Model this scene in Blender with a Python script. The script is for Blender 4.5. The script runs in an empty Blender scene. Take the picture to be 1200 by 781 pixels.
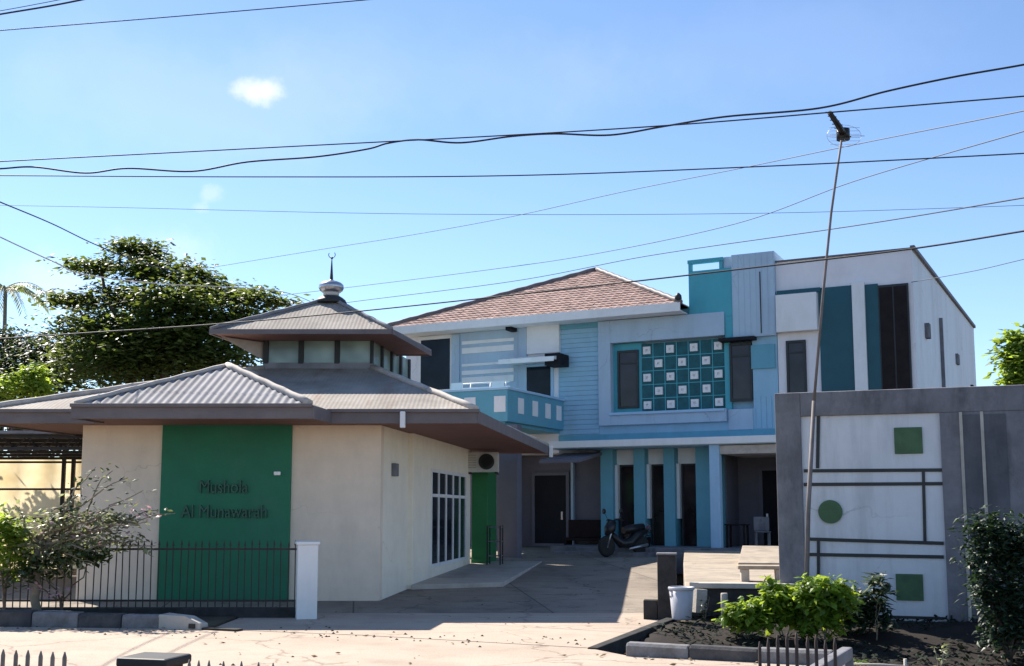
import bpy, bmesh, math, random
from mathutils import Vector, Matrix, noise as mnoise
random.seed(7)
R = math.radians
sc = bpy.context.scene
COL = sc.collection
# ---------------------------------------------------------------- camera numbers (survey helper: picture point + distance -> place)
F, H, PITCH = 1300.0, 1.65, R(6.7)
CP, SP = math.cos(PITCH), math.sin(PITCH)
CY = 598 - F*math.tan(PITCH)
def at(px, py, Y):
    u = (px-600)/F; v = (CY-py)/F
    k = Y/(CP - v*SP)
    return Vector((u*k, Y, H + (SP + v*CP)*k))
# ---------------------------------------------------------------- materials
def new_mat(name):
    m = bpy.data.materials.new(name); m.use_nodes = True
    nt = m.node_tree
    return m, nt, nt.nodes['Principled BSDF']
def N(nt, t, **kw):
    n = nt.nodes.new(t)
    for k, v in kw.items():
        if k.startswith('i_'): n.inputs[k[2:].replace('_', ' ')].default_value = v
        else: setattr(n, k, v)
    return n
def rgba(c): return (c[0], c[1], c[2], 1)
def surf(name, c, rough=.8, var=.12, scale=2.5, bump=.15, bscale=60, dirt=None, dirt_amt=.35, dirt_scale=(1.3, 1.3, 1.3), metal=0, spec=.35, dist=.004, island=0, c2=None, crack=0, stain2=None, stain2_amt=.5, stain2_scale=(1,1,1), laps=0):
    """painted / plastered / concrete surface: fine mottling, patches of dirt, small relief"""
    m, nt, b = new_mat(name)
    L = nt.links.new
    tc = N(nt, 'ShaderNodeTexCoord')
    n1 = N(nt, 'ShaderNodeTexNoise'); n1.inputs['Scale'].default_value = scale; n1.inputs['Detail'].default_value = 6; n1.inputs['Roughness'].default_value = .65
    L(tc.outputs['Object'], n1.inputs['Vector'])
    ra = N(nt, 'ShaderNodeMapRange'); ra.inputs[1].default_value = .3; ra.inputs[2].default_value = .7
    ra.inputs[3].default_value = 1-var; ra.inputs[4].default_value = 1+var
    L(n1.outputs['Fac'], ra.inputs[0])
    mul = N(nt, 'ShaderNodeMix', data_type='RGBA', blend_type='MULTIPLY'); mul.inputs[0].default_value = 1
    mul.inputs[6].default_value = rgba(c)
    if c2:
        mc = N(nt, 'ShaderNodeMix', data_type='RGBA'); mc.inputs[6].default_value = rgba(c); mc.inputs[7].default_value = rgba(c2)
        n4 = N(nt, 'ShaderNodeTexNoise'); n4.inputs['Scale'].default_value = scale*.45; n4.inputs['Detail'].default_value = 5
        L(tc.outputs['Object'], n4.inputs['Vector'])
        r4 = N(nt, 'ShaderNodeMapRange'); r4.inputs[1].default_value = .42; r4.inputs[2].default_value = .6
        L(n4.outputs['Fac'], r4.inputs[0]); L(r4.outputs[0], mc.inputs[0]); L(mc.outputs[2], mul.inputs[6])
    L(ra.outputs[0], mul.inputs[7])
    out = mul.outputs[2]
    if island:
        g = N(nt, 'ShaderNodeNewGeometry')
        ri = N(nt, 'ShaderNodeMapRange'); ri.inputs[3].default_value = 1-island; ri.inputs[4].default_value = 1+island
        L(g.outputs['Random Per Island'], ri.inputs[0])
        m2 = N(nt, 'ShaderNodeMix', data_type='RGBA', blend_type='MULTIPLY'); m2.inputs[0].default_value = 1
        L(out, m2.inputs[6]); L(ri.outputs[0], m2.inputs[7]); out = m2.outputs[2]
    if dirt:
        mp = N(nt, 'ShaderNodeMapping'); mp.inputs['Scale'].default_value = dirt_scale
        L(tc.outputs['Object'], mp.inputs['Vector'])
        n2 = N(nt, 'ShaderNodeTexNoise'); n2.inputs['Scale'].default_value = 1; n2.inputs['Detail'].default_value = 8; n2.inputs['Roughness'].default_value = .7
        L(mp.outputs['Vector'], n2.inputs['Vector'])
        rd = N(nt, 'ShaderNodeMapRange'); rd.inputs[1].default_value = .48; rd.inputs[2].default_value = .72; rd.inputs[3].default_value = 0; rd.inputs[4].default_value = dirt_amt
        L(n2.outputs['Fac'], rd.inputs[0])
        md = N(nt, 'ShaderNodeMix', data_type='RGBA'); md.inputs[7].default_value = rgba(dirt)
        L(rd.outputs[0], md.inputs[0]); L(out, md.inputs[6]); out = md.outputs[2]
    if stain2:
        mp = N(nt, 'ShaderNodeMapping'); mp.inputs['Scale'].default_value = stain2_scale; mp.inputs['Location'].default_value = (7.3, 3.1, 5.7)
        L(tc.outputs['Object'], mp.inputs['Vector'])
        n5 = N(nt, 'ShaderNodeTexNoise'); n5.inputs['Scale'].default_value = 1; n5.inputs['Detail'].default_value = 9; n5.inputs['Roughness'].default_value = .75
        L(mp.outputs['Vector'], n5.inputs['Vector'])
        r5 = N(nt, 'ShaderNodeMapRange'); r5.inputs[1].default_value = .54; r5.inputs[2].default_value = .68; r5.inputs[4].default_value = stain2_amt
        L(n5.outputs['Fac'], r5.inputs[0])
        m5 = N(nt, 'ShaderNodeMix', data_type='RGBA'); m5.inputs[7].default_value = rgba(stain2)
        L(r5.outputs[0], m5.inputs[0]); L(out, m5.inputs[6]); out = m5.outputs[2]
    if crack:
        n6 = N(nt, 'ShaderNodeTexNoise'); n6.inputs['Scale'].default_value = 2.2; n6.inputs['Detail'].default_value = 6; L(tc.outputs['Object'], n6.inputs['Vector'])
        a6 = N(nt, 'ShaderNodeMix', data_type='RGBA', blend_type='ADD'); a6.inputs[0].default_value = .5; L(tc.outputs['Object'], a6.inputs[6]); L(n6.outputs['Color'], a6.inputs[7])
        vo = N(nt, 'ShaderNodeTexVoronoi', feature='DISTANCE_TO_EDGE'); vo.inputs['Scale'].default_value = .55; L(a6.outputs[2], vo.inputs['Vector'])
        r6 = N(nt, 'ShaderNodeMapRange'); r6.inputs[1].default_value = 0; r6.inputs[2].default_value = .006; r6.inputs[3].default_value = crack; r6.inputs[4].default_value = 0
        L(vo.outputs['Distance'], r6.inputs[0])
        n7 = N(nt, 'ShaderNodeTexNoise'); n7.inputs['Scale'].default_value = .6; L(tc.outputs['Object'], n7.inputs['Vector'])
        r7 = N(nt, 'ShaderNodeMapRange'); r7.inputs[1].default_value = .46; r7.inputs[2].default_value = .6; L(n7.outputs['Fac'], r7.inputs[0])
        k7 = N(nt, 'ShaderNodeMath', operation='MULTIPLY'); L(r6.outputs[0], k7.inputs[0]); L(r7.outputs[0], k7.inputs[1])
        m7 = N(nt, 'ShaderNodeMix', data_type='RGBA'); m7.inputs[7].default_value = (.07,.06,.05,1); L(k7.outputs[0], m7.inputs[0]); L(out, m7.inputs[6]); out = m7.outputs[2]
    L(out, b.inputs['Base Color'])
    b.inputs['Roughness'].default_value = rough; b.inputs['Metallic'].default_value = metal
    b.inputs['Specular IOR Level'].default_value = spec
    if bump:
        n3 = N(nt, 'ShaderNodeTexNoise'); n3.inputs['Scale'].default_value = bscale; n3.inputs['Detail'].default_value = 4
        L(tc.outputs['Object'], n3.inputs['Vector'])
        bp = N(nt, 'ShaderNodeBump'); bp.inputs['Strength'].default_value = bump; bp.inputs['Distance'].default_value = dist
        L(n3.outputs['Fac'], bp.inputs['Height']); L(bp.outputs['Normal'], b.inputs['Normal'])
    return m
def leafmat(name, c, trans=.45, tcol=None, var=.35, rough=.45):
    m, nt, b = new_mat(name); L = nt.links.new
    g = N(nt, 'ShaderNodeNewGeometry')
    ri = N(nt, 'ShaderNodeMapRange'); ri.inputs[3].default_value = 1-var; ri.inputs[4].default_value = 1+var
    L(g.outputs['Random Per Island'], ri.inputs[0])
    mu = N(nt, 'ShaderNodeMix', data_type='RGBA', blend_type='MULTIPLY'); mu.inputs[0].default_value = 1; mu.inputs[6].default_value = rgba(c)
    L(ri.outputs[0], mu.inputs[7]); L(mu.outputs[2], b.inputs['Base Color'])
    b.inputs['Roughness'].default_value = rough; b.inputs['Specular IOR Level'].default_value = .35
    t = N(nt, 'ShaderNodeBsdfTranslucent')
    tc = tcol or (c[0]*2.4, c[1]*2.4, c[2]*1.2)
    m2 = N(nt, 'ShaderNodeMix', data_type='RGBA', blend_type='MULTIPLY'); m2.inputs[0].default_value = 1; m2.inputs[6].default_value = rgba(tc)
    L(ri.outputs[0], m2.inputs[7]); L(m2.outputs[2], t.inputs['Color'])
    mx = N(nt, 'ShaderNodeMixShader'); mx.inputs[0].default_value = trans
    L(b.outputs[0], mx.inputs[1]); L(t.outputs[0], mx.inputs[2])
    L(mx.outputs[0], nt.nodes['Material Output'].inputs['Surface'])
    return m
def glassmat(name, c, rough=.06, var=.3, spec=.5):
    m, nt, b = new_mat(name); L = nt.links.new
    tc = N(nt, 'ShaderNodeTexCoord'); n = N(nt, 'ShaderNodeTexNoise'); n.inputs['Scale'].default_value = 1.2; n.inputs['Detail'].default_value = 2
    L(tc.outputs['Object'], n.inputs['Vector'])
    ra = N(nt, 'ShaderNodeMapRange'); ra.inputs[1].default_value = .35; ra.inputs[2].default_value = .65; ra.inputs[3].default_value = 1-var; ra.inputs[4].default_value = 1+var
    L(n.outputs['Fac'], ra.inputs[0])
    mu = N(nt, 'ShaderNodeMix', data_type='RGBA', blend_type='MULTIPLY'); mu.inputs[0].default_value = 1; mu.inputs[6].default_value = rgba(c)
    L(ra.outputs[0], mu.inputs[7]); L(mu.outputs[2], b.inputs['Base Color'])
    b.inputs['Roughness'].default_value = rough; b.inputs['Specular IOR Level'].default_value = spec
    bp = N(nt, 'ShaderNodeBump'); bp.inputs['Strength'].default_value = .12; bp.inputs['Distance'].default_value = .02
    L(n.outputs['Fac'], bp.inputs['Height']); L(bp.outputs['Normal'], b.inputs['Normal'])
    return m
grime = (.09, .08, .07)
M = dict(
 cream=surf('cream_plaster', (.80,.665,.53), var=.06, dirt=(.52,.44,.36), dirt_amt=.3, dirt_scale=(1.6,1.6,.45), bscale=90, bump=.3, crack=.25, stain2=(.60,.54,.48), stain2_amt=.25, stain2_scale=(.5,.5,.7)),
 cream_side=surf('cream_lightened_plaster', (.86,.79,.66), var=.05, dirt=(.5,.43,.35), dirt_amt=.2, dirt_scale=(1.5,1.5,.5), bscale=90, bump=.3, crack=.2),  # front plaster lightened: the side wall's brighter light is in the colour
 green=surf('green_panel_paint', (.014,.165,.085), var=.1, rough=.55, dirt=(.03,.11,.09), dirt_amt=.5, dirt_scale=(1.2,1.2,.4), crack=.3, stain2=(.05,.17,.12), stain2_amt=.4, stain2_scale=(.7,.7,.5)),
 green2=surf('green_entrance_paint', (.02,.16,.05), var=.08, rough=.6),
 letter=surf('letter_brass', (.045,.115,.085), rough=.5, var=.2),
 sheet=surf('weathered_roof_sheet', (.30,.265,.235), rough=.85, var=.18, scale=1.1, dirt=(.13,.115,.10), dirt_amt=.65, dirt_scale=(.8,.8,.8), c2=(.37,.33,.29), stain2=(.20,.11,.07), stain2_amt=.5, stain2_scale=(1.7,.5,.5)),
 sheet_grey=surf('grey_roof_sheet', (.25,.245,.26), rough=.85, var=.18, scale=1.4, dirt=(.085,.08,.08), dirt_amt=.6, dirt_scale=(1.2,.6,.8), stain2=(.38,.37,.36), stain2_amt=.5, stain2_scale=(1.5,.4,.4)),
 hipcap=surf('pale_hip_cap', (.52,.46,.41), var=.18, dirt=grime, dirt_amt=.5, dirt_scale=(2,2,2)),
 fascia=surf('brown_fascia', (.145,.125,.13), rough=.6, var=.15, dirt=(.25,.2,.19), dirt_amt=.4, dirt_scale=(.8,3,3)),
 soffit=surf('soffit_board', (.20,.10,.085), rough=.7, var=.15),
 darkframe=surf('dark_frame', (.03,.033,.035), rough=.5, var=.2),
 white=surf('white_paint', (.78,.78,.78), rough=.6, var=.04, dirt=(.45,.43,.4), dirt_amt=.3, dirt_scale=(1.2,1.2,.35)),
 whitewing=surf('white_wing_paint', (.78,.76,.79), rough=.7, var=.04, dirt=(.46,.44,.45), dirt_amt=.25, dirt_scale=(.9,.9,.16), crack=.25, stain2=(.60,.59,.62), stain2_amt=.5, stain2_scale=(.4,.4,.3)),
 whiteside=surf('white_lightened_paint', (.82,.83,.85), rough=.7, var=.04, dirt=(.48,.48,.48), dirt_amt=.5, dirt_scale=(.5,.5,.10), crack=.4),  # wing white lightened: the side wall's extra brightness is in the colour
 blue=surf('blue_wall_paint', (.29,.50,.64), rough=.65, var=.05, stain2=(.38,.53,.65), stain2_amt=.4, stain2_scale=(.5,.5,.35), dirt=(.19,.28,.38), dirt_amt=.45, dirt_scale=(.9,.9,.3)),
 peri=surf('periwinkle_paint', (.41,.535,.65), rough=.65, var=.04, dirt=(.26,.31,.4), dirt_amt=.45, dirt_scale=(1.1,1.1,.16), crack=.35, stain2=(.46,.55,.68), stain2_amt=.5, stain2_scale=(.5,.5,.35)),
 teal=surf('teal_paint', (.075,.38,.46), rough=.6, var=.06, dirt=(.06,.22,.28), dirt_amt=.35, dirt_scale=(.9,.9,.3)),
 cyan=surf('cyan_paint', (.13,.36,.46), rough=.6, var=.06, dirt=(.09,.27,.36), dirt_amt=.35, dirt_scale=(.9,.9,.3)),
 dteal=surf('dark_teal_panel', (.012,.085,.115), rough=.45, var=.12),
 tealblock=surf('teal_breeze_block', (.012,.10,.12), rough=.6, var=.3, scale=6),
 brown=surf('dark_brown_cladding', (.016,.010,.012), rough=.55, var=.3, scale=4, spec=.15),
 lightblue=surf('pale_blue_paint', (.38,.58,.76), rough=.6, var=.05, dirt=(.25,.36,.45), dirt_amt=.3, dirt_scale=(1,1,.4)),
 glass=glassmat('window_glass', (.012,.018,.028), rough=.1, spec=.16),
 browng=glassmat('smoked_glass', (.022,.017,.022), rough=.1, spec=.4, var=.6),
 paleglass=glassmat('sky_toned_glass', (.26,.34,.31), rough=.16, var=.5),  # pale base colour stands in for sky reflected in and seen through panes
 dark=surf('dark_recess_paint', (.012,.013,.018), rough=.7, var=.2, spec=.2),
 shadewall=surf('shade_toned_plaster', (.15,.145,.175), rough=.8, var=.08, dirt=(.13,.13,.15), dirt_amt=.4, dirt_scale=(1,1,.4)),  # plaster darkened: the shade of the recesses is in the colour
 tile=surf('clay_roof_tile', (.53,.34,.275), rough=.8, var=.15, scale=1.6, dirt=(.24,.16,.13), dirt_amt=.5, dirt_scale=(.7,.7,.7), island=.17),
 concrete=surf('raw_concrete', (.185,.18,.195), rough=.9, var=.22, scale=3, dirt=(.05,.05,.06), dirt_amt=.8, dirt_scale=(2.2,2.2,.5), stain2=(.30,.29,.29), stain2_amt=.5, stain2_scale=(1.3,1.3,.8), bump=.4, bscale=40, dist=.01),
 concrete_l=surf('pale_concrete', (.46,.42,.37), rough=.9, var=.15, scale=3, dirt=(.2,.17,.14), dirt_amt=.5, dirt_scale=(1.4,1.4,1.4), bump=.4, bscale=40, dist=.01),
 tan_slab=surf('tan_slab_concrete', (.36,.30,.235), rough=.9, var=.18, scale=3, dirt=(.14,.12,.10), dirt_amt=.6, dirt_scale=(1.2,1.2,1.2), bump=.4, bscale=40, dist=.01, crack=.7),
 concrete_d=surf('dark_concrete', (.11,.11,.125), rough=.9, var=.2, scale=3, dirt=(.05,.05,.06), dirt_amt=.6, dirt_scale=(2.2,2.2,.5), bump=.3, bscale=40),
 shaded=surf('shade_dark_concrete', (.04,.038,.038), rough=.95, var=.35, scale=4, dirt=(.015,.016,.012), dirt_amt=.8, dirt_scale=(3,3,3), bump=.5, bscale=30, dist=.015),  # concrete darkened: the shade on its faces is put into the colour
 signwhite=surf('sign_wall_white', (.66,.67,.70), rough=.75, var=.05, crack=.4, dirt=(.27,.28,.30), dirt_amt=.42, dirt_scale=(2.6,2.6,.3), stain2=(.42,.42,.43), stain2_amt=.3, stain2_scale=(.8,.8,.5)),
 signgreen=surf('sign_wall_green', (.06,.125,.06), rough=.6, var=.2, scale=5),
 kerbw=surf('kerb_white_paint', (.20,.195,.20), rough=.9, var=.2, scale=5, dirt=(.09,.085,.08), dirt_amt=.8, dirt_scale=(3,3,3), bump=.5, bscale=30, dist=.01),
 kerbb=surf('kerb_black_paint', (.05,.05,.055), rough=.9, var=.25, scale=5, dirt=(.14,.13,.12), dirt_amt=.6, dirt_scale=(3,3,3), bump=.5, bscale=30, dist=.01),
 iron=surf('black_iron', (.025,.024,.026), rough=.6, var=.3, scale=8, dirt=(.10,.05,.03), dirt_amt=.4, dirt_scale=(6,6,6)),
 rust=surf('rusty_iron', (.075,.05,.042), rough=.8, var=.3, scale=8, dirt=(.03,.025,.025), dirt_amt=.6, dirt_scale=(6,6,6)),
 cable=surf('cable_rubber', (.02,.021,.028), rough=.6, var=.1, bump=0),
 cable_l=surf('grey_cable', (.10,.12,.16), rough=.6, var=.1, bump=0),
 cable_pale=surf('pale_cable', (.42,.40,.36), rough=.6, var=.1, bump=0),
 alu=surf('aluminium', (.5,.5,.52), rough=.35, metal=.9, var=.1),
 steel=surf('dull_steel', (.45,.46,.5), rough=.3, metal=.85, var=.1),
 pole=surf('weathered_pole', (.20,.17,.16), rough=.7, var=.25, scale=4, dirt=(.06,.05,.05), dirt_amt=.6, dirt_scale=(3,3,.6)),
 acwhite=surf('appliance_white', (.60,.60,.58), rough=.5, var=.06, dirt=(.3,.28,.25), dirt_amt=.4, dirt_scale=(3,3,3)),
 bucket=surf('bucket_plastic', (.46,.46,.50), rough=.45, var=.08, dirt=(.3,.29,.28), dirt_amt=.5, dirt_scale=(4,4,2)),
 black=surf('black_plastic', (.015,.015,.017), rough=.35, var=.2),
 rubber=surf('tyre_rubber', (.02,.02,.02), rough=.85, var=.2),
 red=surf('red_paint', (.25,.02,.02), rough=.3, var=.1),
 lamp_glass=glassmat('lamp_glass', (.7,.7,.68), rough=.1),
 bark=surf('bark', (.10,.075,.055), rough=.95, var=.3, scale=8, bump=.8, bscale=25, dist=.03),
 twig=surf('pale_twig', (.20,.17,.13), rough=.9, var=.25, scale=12),
 leaf_tree=leafmat('tree_leaf', (.033,.058,.018), trans=.36, tcol=(.22,.28,.04)),
 leaf_dark=leafmat('dark_leaf', (.030,.050,.020), trans=.25, tcol=(.10,.15,.03)),
 leaf_bright=leafmat('bright_leaf', (.11,.19,.025), trans=.5, tcol=(.42,.55,.05), var=.4),
 leaf_pale=leafmat('pale_shrub_leaf', (.19,.21,.125), trans=.4, tcol=(.36,.40,.15), var=.5),
 leaf_lime=leafmat('lime_leaf', (.12,.19,.03), trans=.5, tcol=(.42,.55,.06), var=.35),
 leaf_ground=leafmat('ground_cover_leaf', (.014,.020,.014), trans=.1, tcol=(.03,.05,.02), var=.5, rough=.9),
 rust_l=surf('pale_rusty_iron', (.27,.21,.17), rough=.8, var=.3, scale=8, dirt=(.07,.05,.04), dirt_amt=.6, dirt_scale=(6,6,6)),
 leaf_shade=leafmat('shaded_shrub_leaf', (.022,.042,.022), trans=.2, tcol=(.05,.10,.03), var=.4),
 litter=leafmat('dry_leaf', (.20,.14,.07), trans=.15, tcol=(.2,.12,.04), var=.5, rough=.8),
 petal=leafmat('pale_petal', (.55,.35,.40), trans=.4, tcol=(.5,.3,.35), var=.2),
)
# yellow screen: woven tarpaulin that lets the light behind it through
def tarp():
    m, nt, b = new_mat('yellow_tarpaulin'); L = nt.links.new
    b.inputs['Base Color'].default_value = (.62,.50,.30,1); b.inputs['Roughness'].default_value = .7
    t = N(nt, 'ShaderNodeBsdfTranslucent'); tc = N(nt, 'ShaderNodeTexCoord')
    n = N(nt, 'ShaderNodeTexNoise'); n.inputs['Scale'].default_value = 1.4; n.inputs['Detail'].default_value = 5; L(tc.outputs['Object'], n.inputs['Vector'])
    cr = N(nt, 'ShaderNodeValToRGB'); cr.color_ramp.elements[0].color = (.62,.48,.26,1); cr.color_ramp.elements[1].color = (.86,.74,.50,1)
    cr.color_ramp.elements[0].position = .35; cr.color_ramp.elements[1].position = .65
    L(n.outputs['Fac'], cr.inputs[0]); L(cr.outputs[0], t.inputs['Color'])
    mx = N(nt, 'ShaderNodeMixShader'); mx.inputs[0].default_value = .7
    L(b.outputs[0], mx.inputs[1]); L(t.outputs[0], mx.inputs[2]); L(mx.outputs[0], nt.nodes['Material Output'].inputs['Surface'])
    return m
M['tarp'] = tarp()
def roadmat(name, c1, c2, c3, s1=.35, crack=True, wear=.5, joint=0, tyre=None):
    m, nt, b = new_mat(name); L = nt.links.new
    tc = N(nt, 'ShaderNodeTexCoord')
    def noise(scale, detail=6, rough=.65):
        n = N(nt, 'ShaderNodeTexNoise'); n.inputs['Scale'].default_value = scale; n.inputs['Detail'].default_value = detail; n.inputs['Roughness'].default_value = rough
        L(tc.outputs['Object'], n.inputs['Vector']); return n.outputs['Fac']
    def rng(v, a, bb, o0=0, o1=1):
        r = N(nt, 'ShaderNodeMapRange'); r.inputs[1].default_value = a; r.inputs[2].default_value = bb; r.inputs[3].default_value = o0; r.inputs[4].default_value = o1
        L(v, r.inputs[0]); return r.outputs[0]
    def mix(f, a, bcol):
        x = N(nt, 'ShaderNodeMix', data_type='RGBA'); L(f, x.inputs[0])
        for s, v in ((6, a), (7, bcol)):
            if isinstance(v, tuple): x.inputs[s].default_value = rgba(v)
            else: L(v, x.inputs[s])
        return x.outputs[2]
    col = mix(rng(noise(s1), .4, .62), c1, c2)
    col = mix(rng(noise(s1*4.5, 8, .75), .52, .7, 0, wear), col, c3)
    fine = rng(noise(45, 4), .3, .7, .82, 1.16)
    mu = N(nt, 'ShaderNodeMix', data_type='RGBA', blend_type='MULTIPLY'); mu.inputs[0].default_value = 1
    L(col, mu.inputs[6]); L(fine, mu.inputs[7]); col = mu.outputs[2]
    if crack:
        vo = N(nt, 'ShaderNodeTexVoronoi', feature='DISTANCE_TO_EDGE'); vo.inputs['Scale'].default_value = .38
        nn = N(nt, 'ShaderNodeTexNoise'); nn.inputs['Scale'].default_value = 1.6; nn.inputs['Detail'].default_value = 6; L(tc.outputs['Object'], nn.inputs['Vector'])
        ad = N(nt, 'ShaderNodeMix', data_type='RGBA', blend_type='ADD'); ad.inputs[0].default_value = .9
        L(tc.outputs['Object'], ad.inputs[6]); L(nn.outputs['Color'], ad.inputs[7]); L(ad.outputs[2], vo.inputs['Vector'])
        col = mix(rng(vo.outputs['Distance'], 0, .012, .55, 0), col, (c3[0]*.4, c3[1]*.4, c3[2]*.4))
    if joint:
        br = N(nt, 'ShaderNodeTexBrick'); br.inputs['Scale'].default_value = 1; br.inputs['Brick Width'].default_value = 3.2; br.inputs['Row Height'].default_value = 2.6; br.inputs['Mortar Size'].default_value = .014; br.offset = 0
        br.inputs['Color1'].default_value = (0,0,0,1); br.inputs['Color2'].default_value = (0,0,0,1); br.inputs['Mortar'].default_value = (1,1,1,1)
        mp = N(nt, 'ShaderNodeMapping'); mp.inputs['Rotation'].default_value = (0,0,R(-8)); L(tc.outputs['Object'], mp.inputs['Vector']); L(mp.outputs['Vector'], br.inputs['Vector'])
        col = mix(rng(br.outputs['Color'], 0, 1, 0, joint), col, (c3[0]*.45, c3[1]*.45, c3[2]*.45))
    if tyre:
        mp = N(nt, 'ShaderNodeMapping'); mp.inputs['Rotation'].default_value = (0,0,R(tyre)); L(tc.outputs['Object'], mp.inputs['Vector'])
        sx = N(nt, 'ShaderNodeSeparateXYZ'); L(mp.outputs['Vector'], sx.inputs[0])
        ds = N(nt, 'ShaderNodeMath', operation='MULTIPLY_ADD'); L(noise(.25, 3), ds.inputs[0]); ds.inputs[1].default_value = 1.1; L(sx.outputs['Y'], ds.inputs[2])
        wv = N(nt, 'ShaderNodeMath', operation='SINE'); k8 = N(nt, 'ShaderNodeMath', operation='MULTIPLY'); L(ds.outputs[0], k8.inputs[0]); k8.inputs[1].default_value = 3.9; L(k8.outputs[0], wv.inputs[0])
        tm = rng(wv.outputs[0], .45, 1, 0, 1); tn = rng(noise(1.1, 6, .7), .42, .62, 0, .4)
        k9 = N(nt, 'ShaderNodeMath', operation='MULTIPLY'); L(tm, k9.inputs[0]); L(tn, k9.inputs[1]); col = mix(k9.outputs[0], col, c3)
    L(col, b.inputs['Base Color']); b.inputs['Roughness'].default_value = .9; b.inputs['Specular IOR Level'].default_value = .25
    bp = N(nt, 'ShaderNodeBump'); bp.inputs['Strength'].default_value = .5; bp.inputs['Distance'].default_value = .015
    L(noise(28, 6, .7), bp.inputs['Height']); L(bp.outputs['Normal'], b.inputs['Normal'])
    return m
M['road'] = roadmat('dusty_road', (.47,.375,.30), (.40,.32,.255), (.29,.225,.18), tyre=20)
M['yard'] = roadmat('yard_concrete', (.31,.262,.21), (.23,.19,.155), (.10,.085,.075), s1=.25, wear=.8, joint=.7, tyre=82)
M['soil'] = roadmat('dark_soil', (.017,.013,.011), (.026,.020,.016), (.008,.007,.007), s1=.8, crack=False)  # near-black soil tones, mottled at random
M['soil_l'] = roadmat('brown_soil', (.07,.055,.042), (.10,.085,.06), (.035,.03,.025), s1=.7, crack=False)
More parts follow.
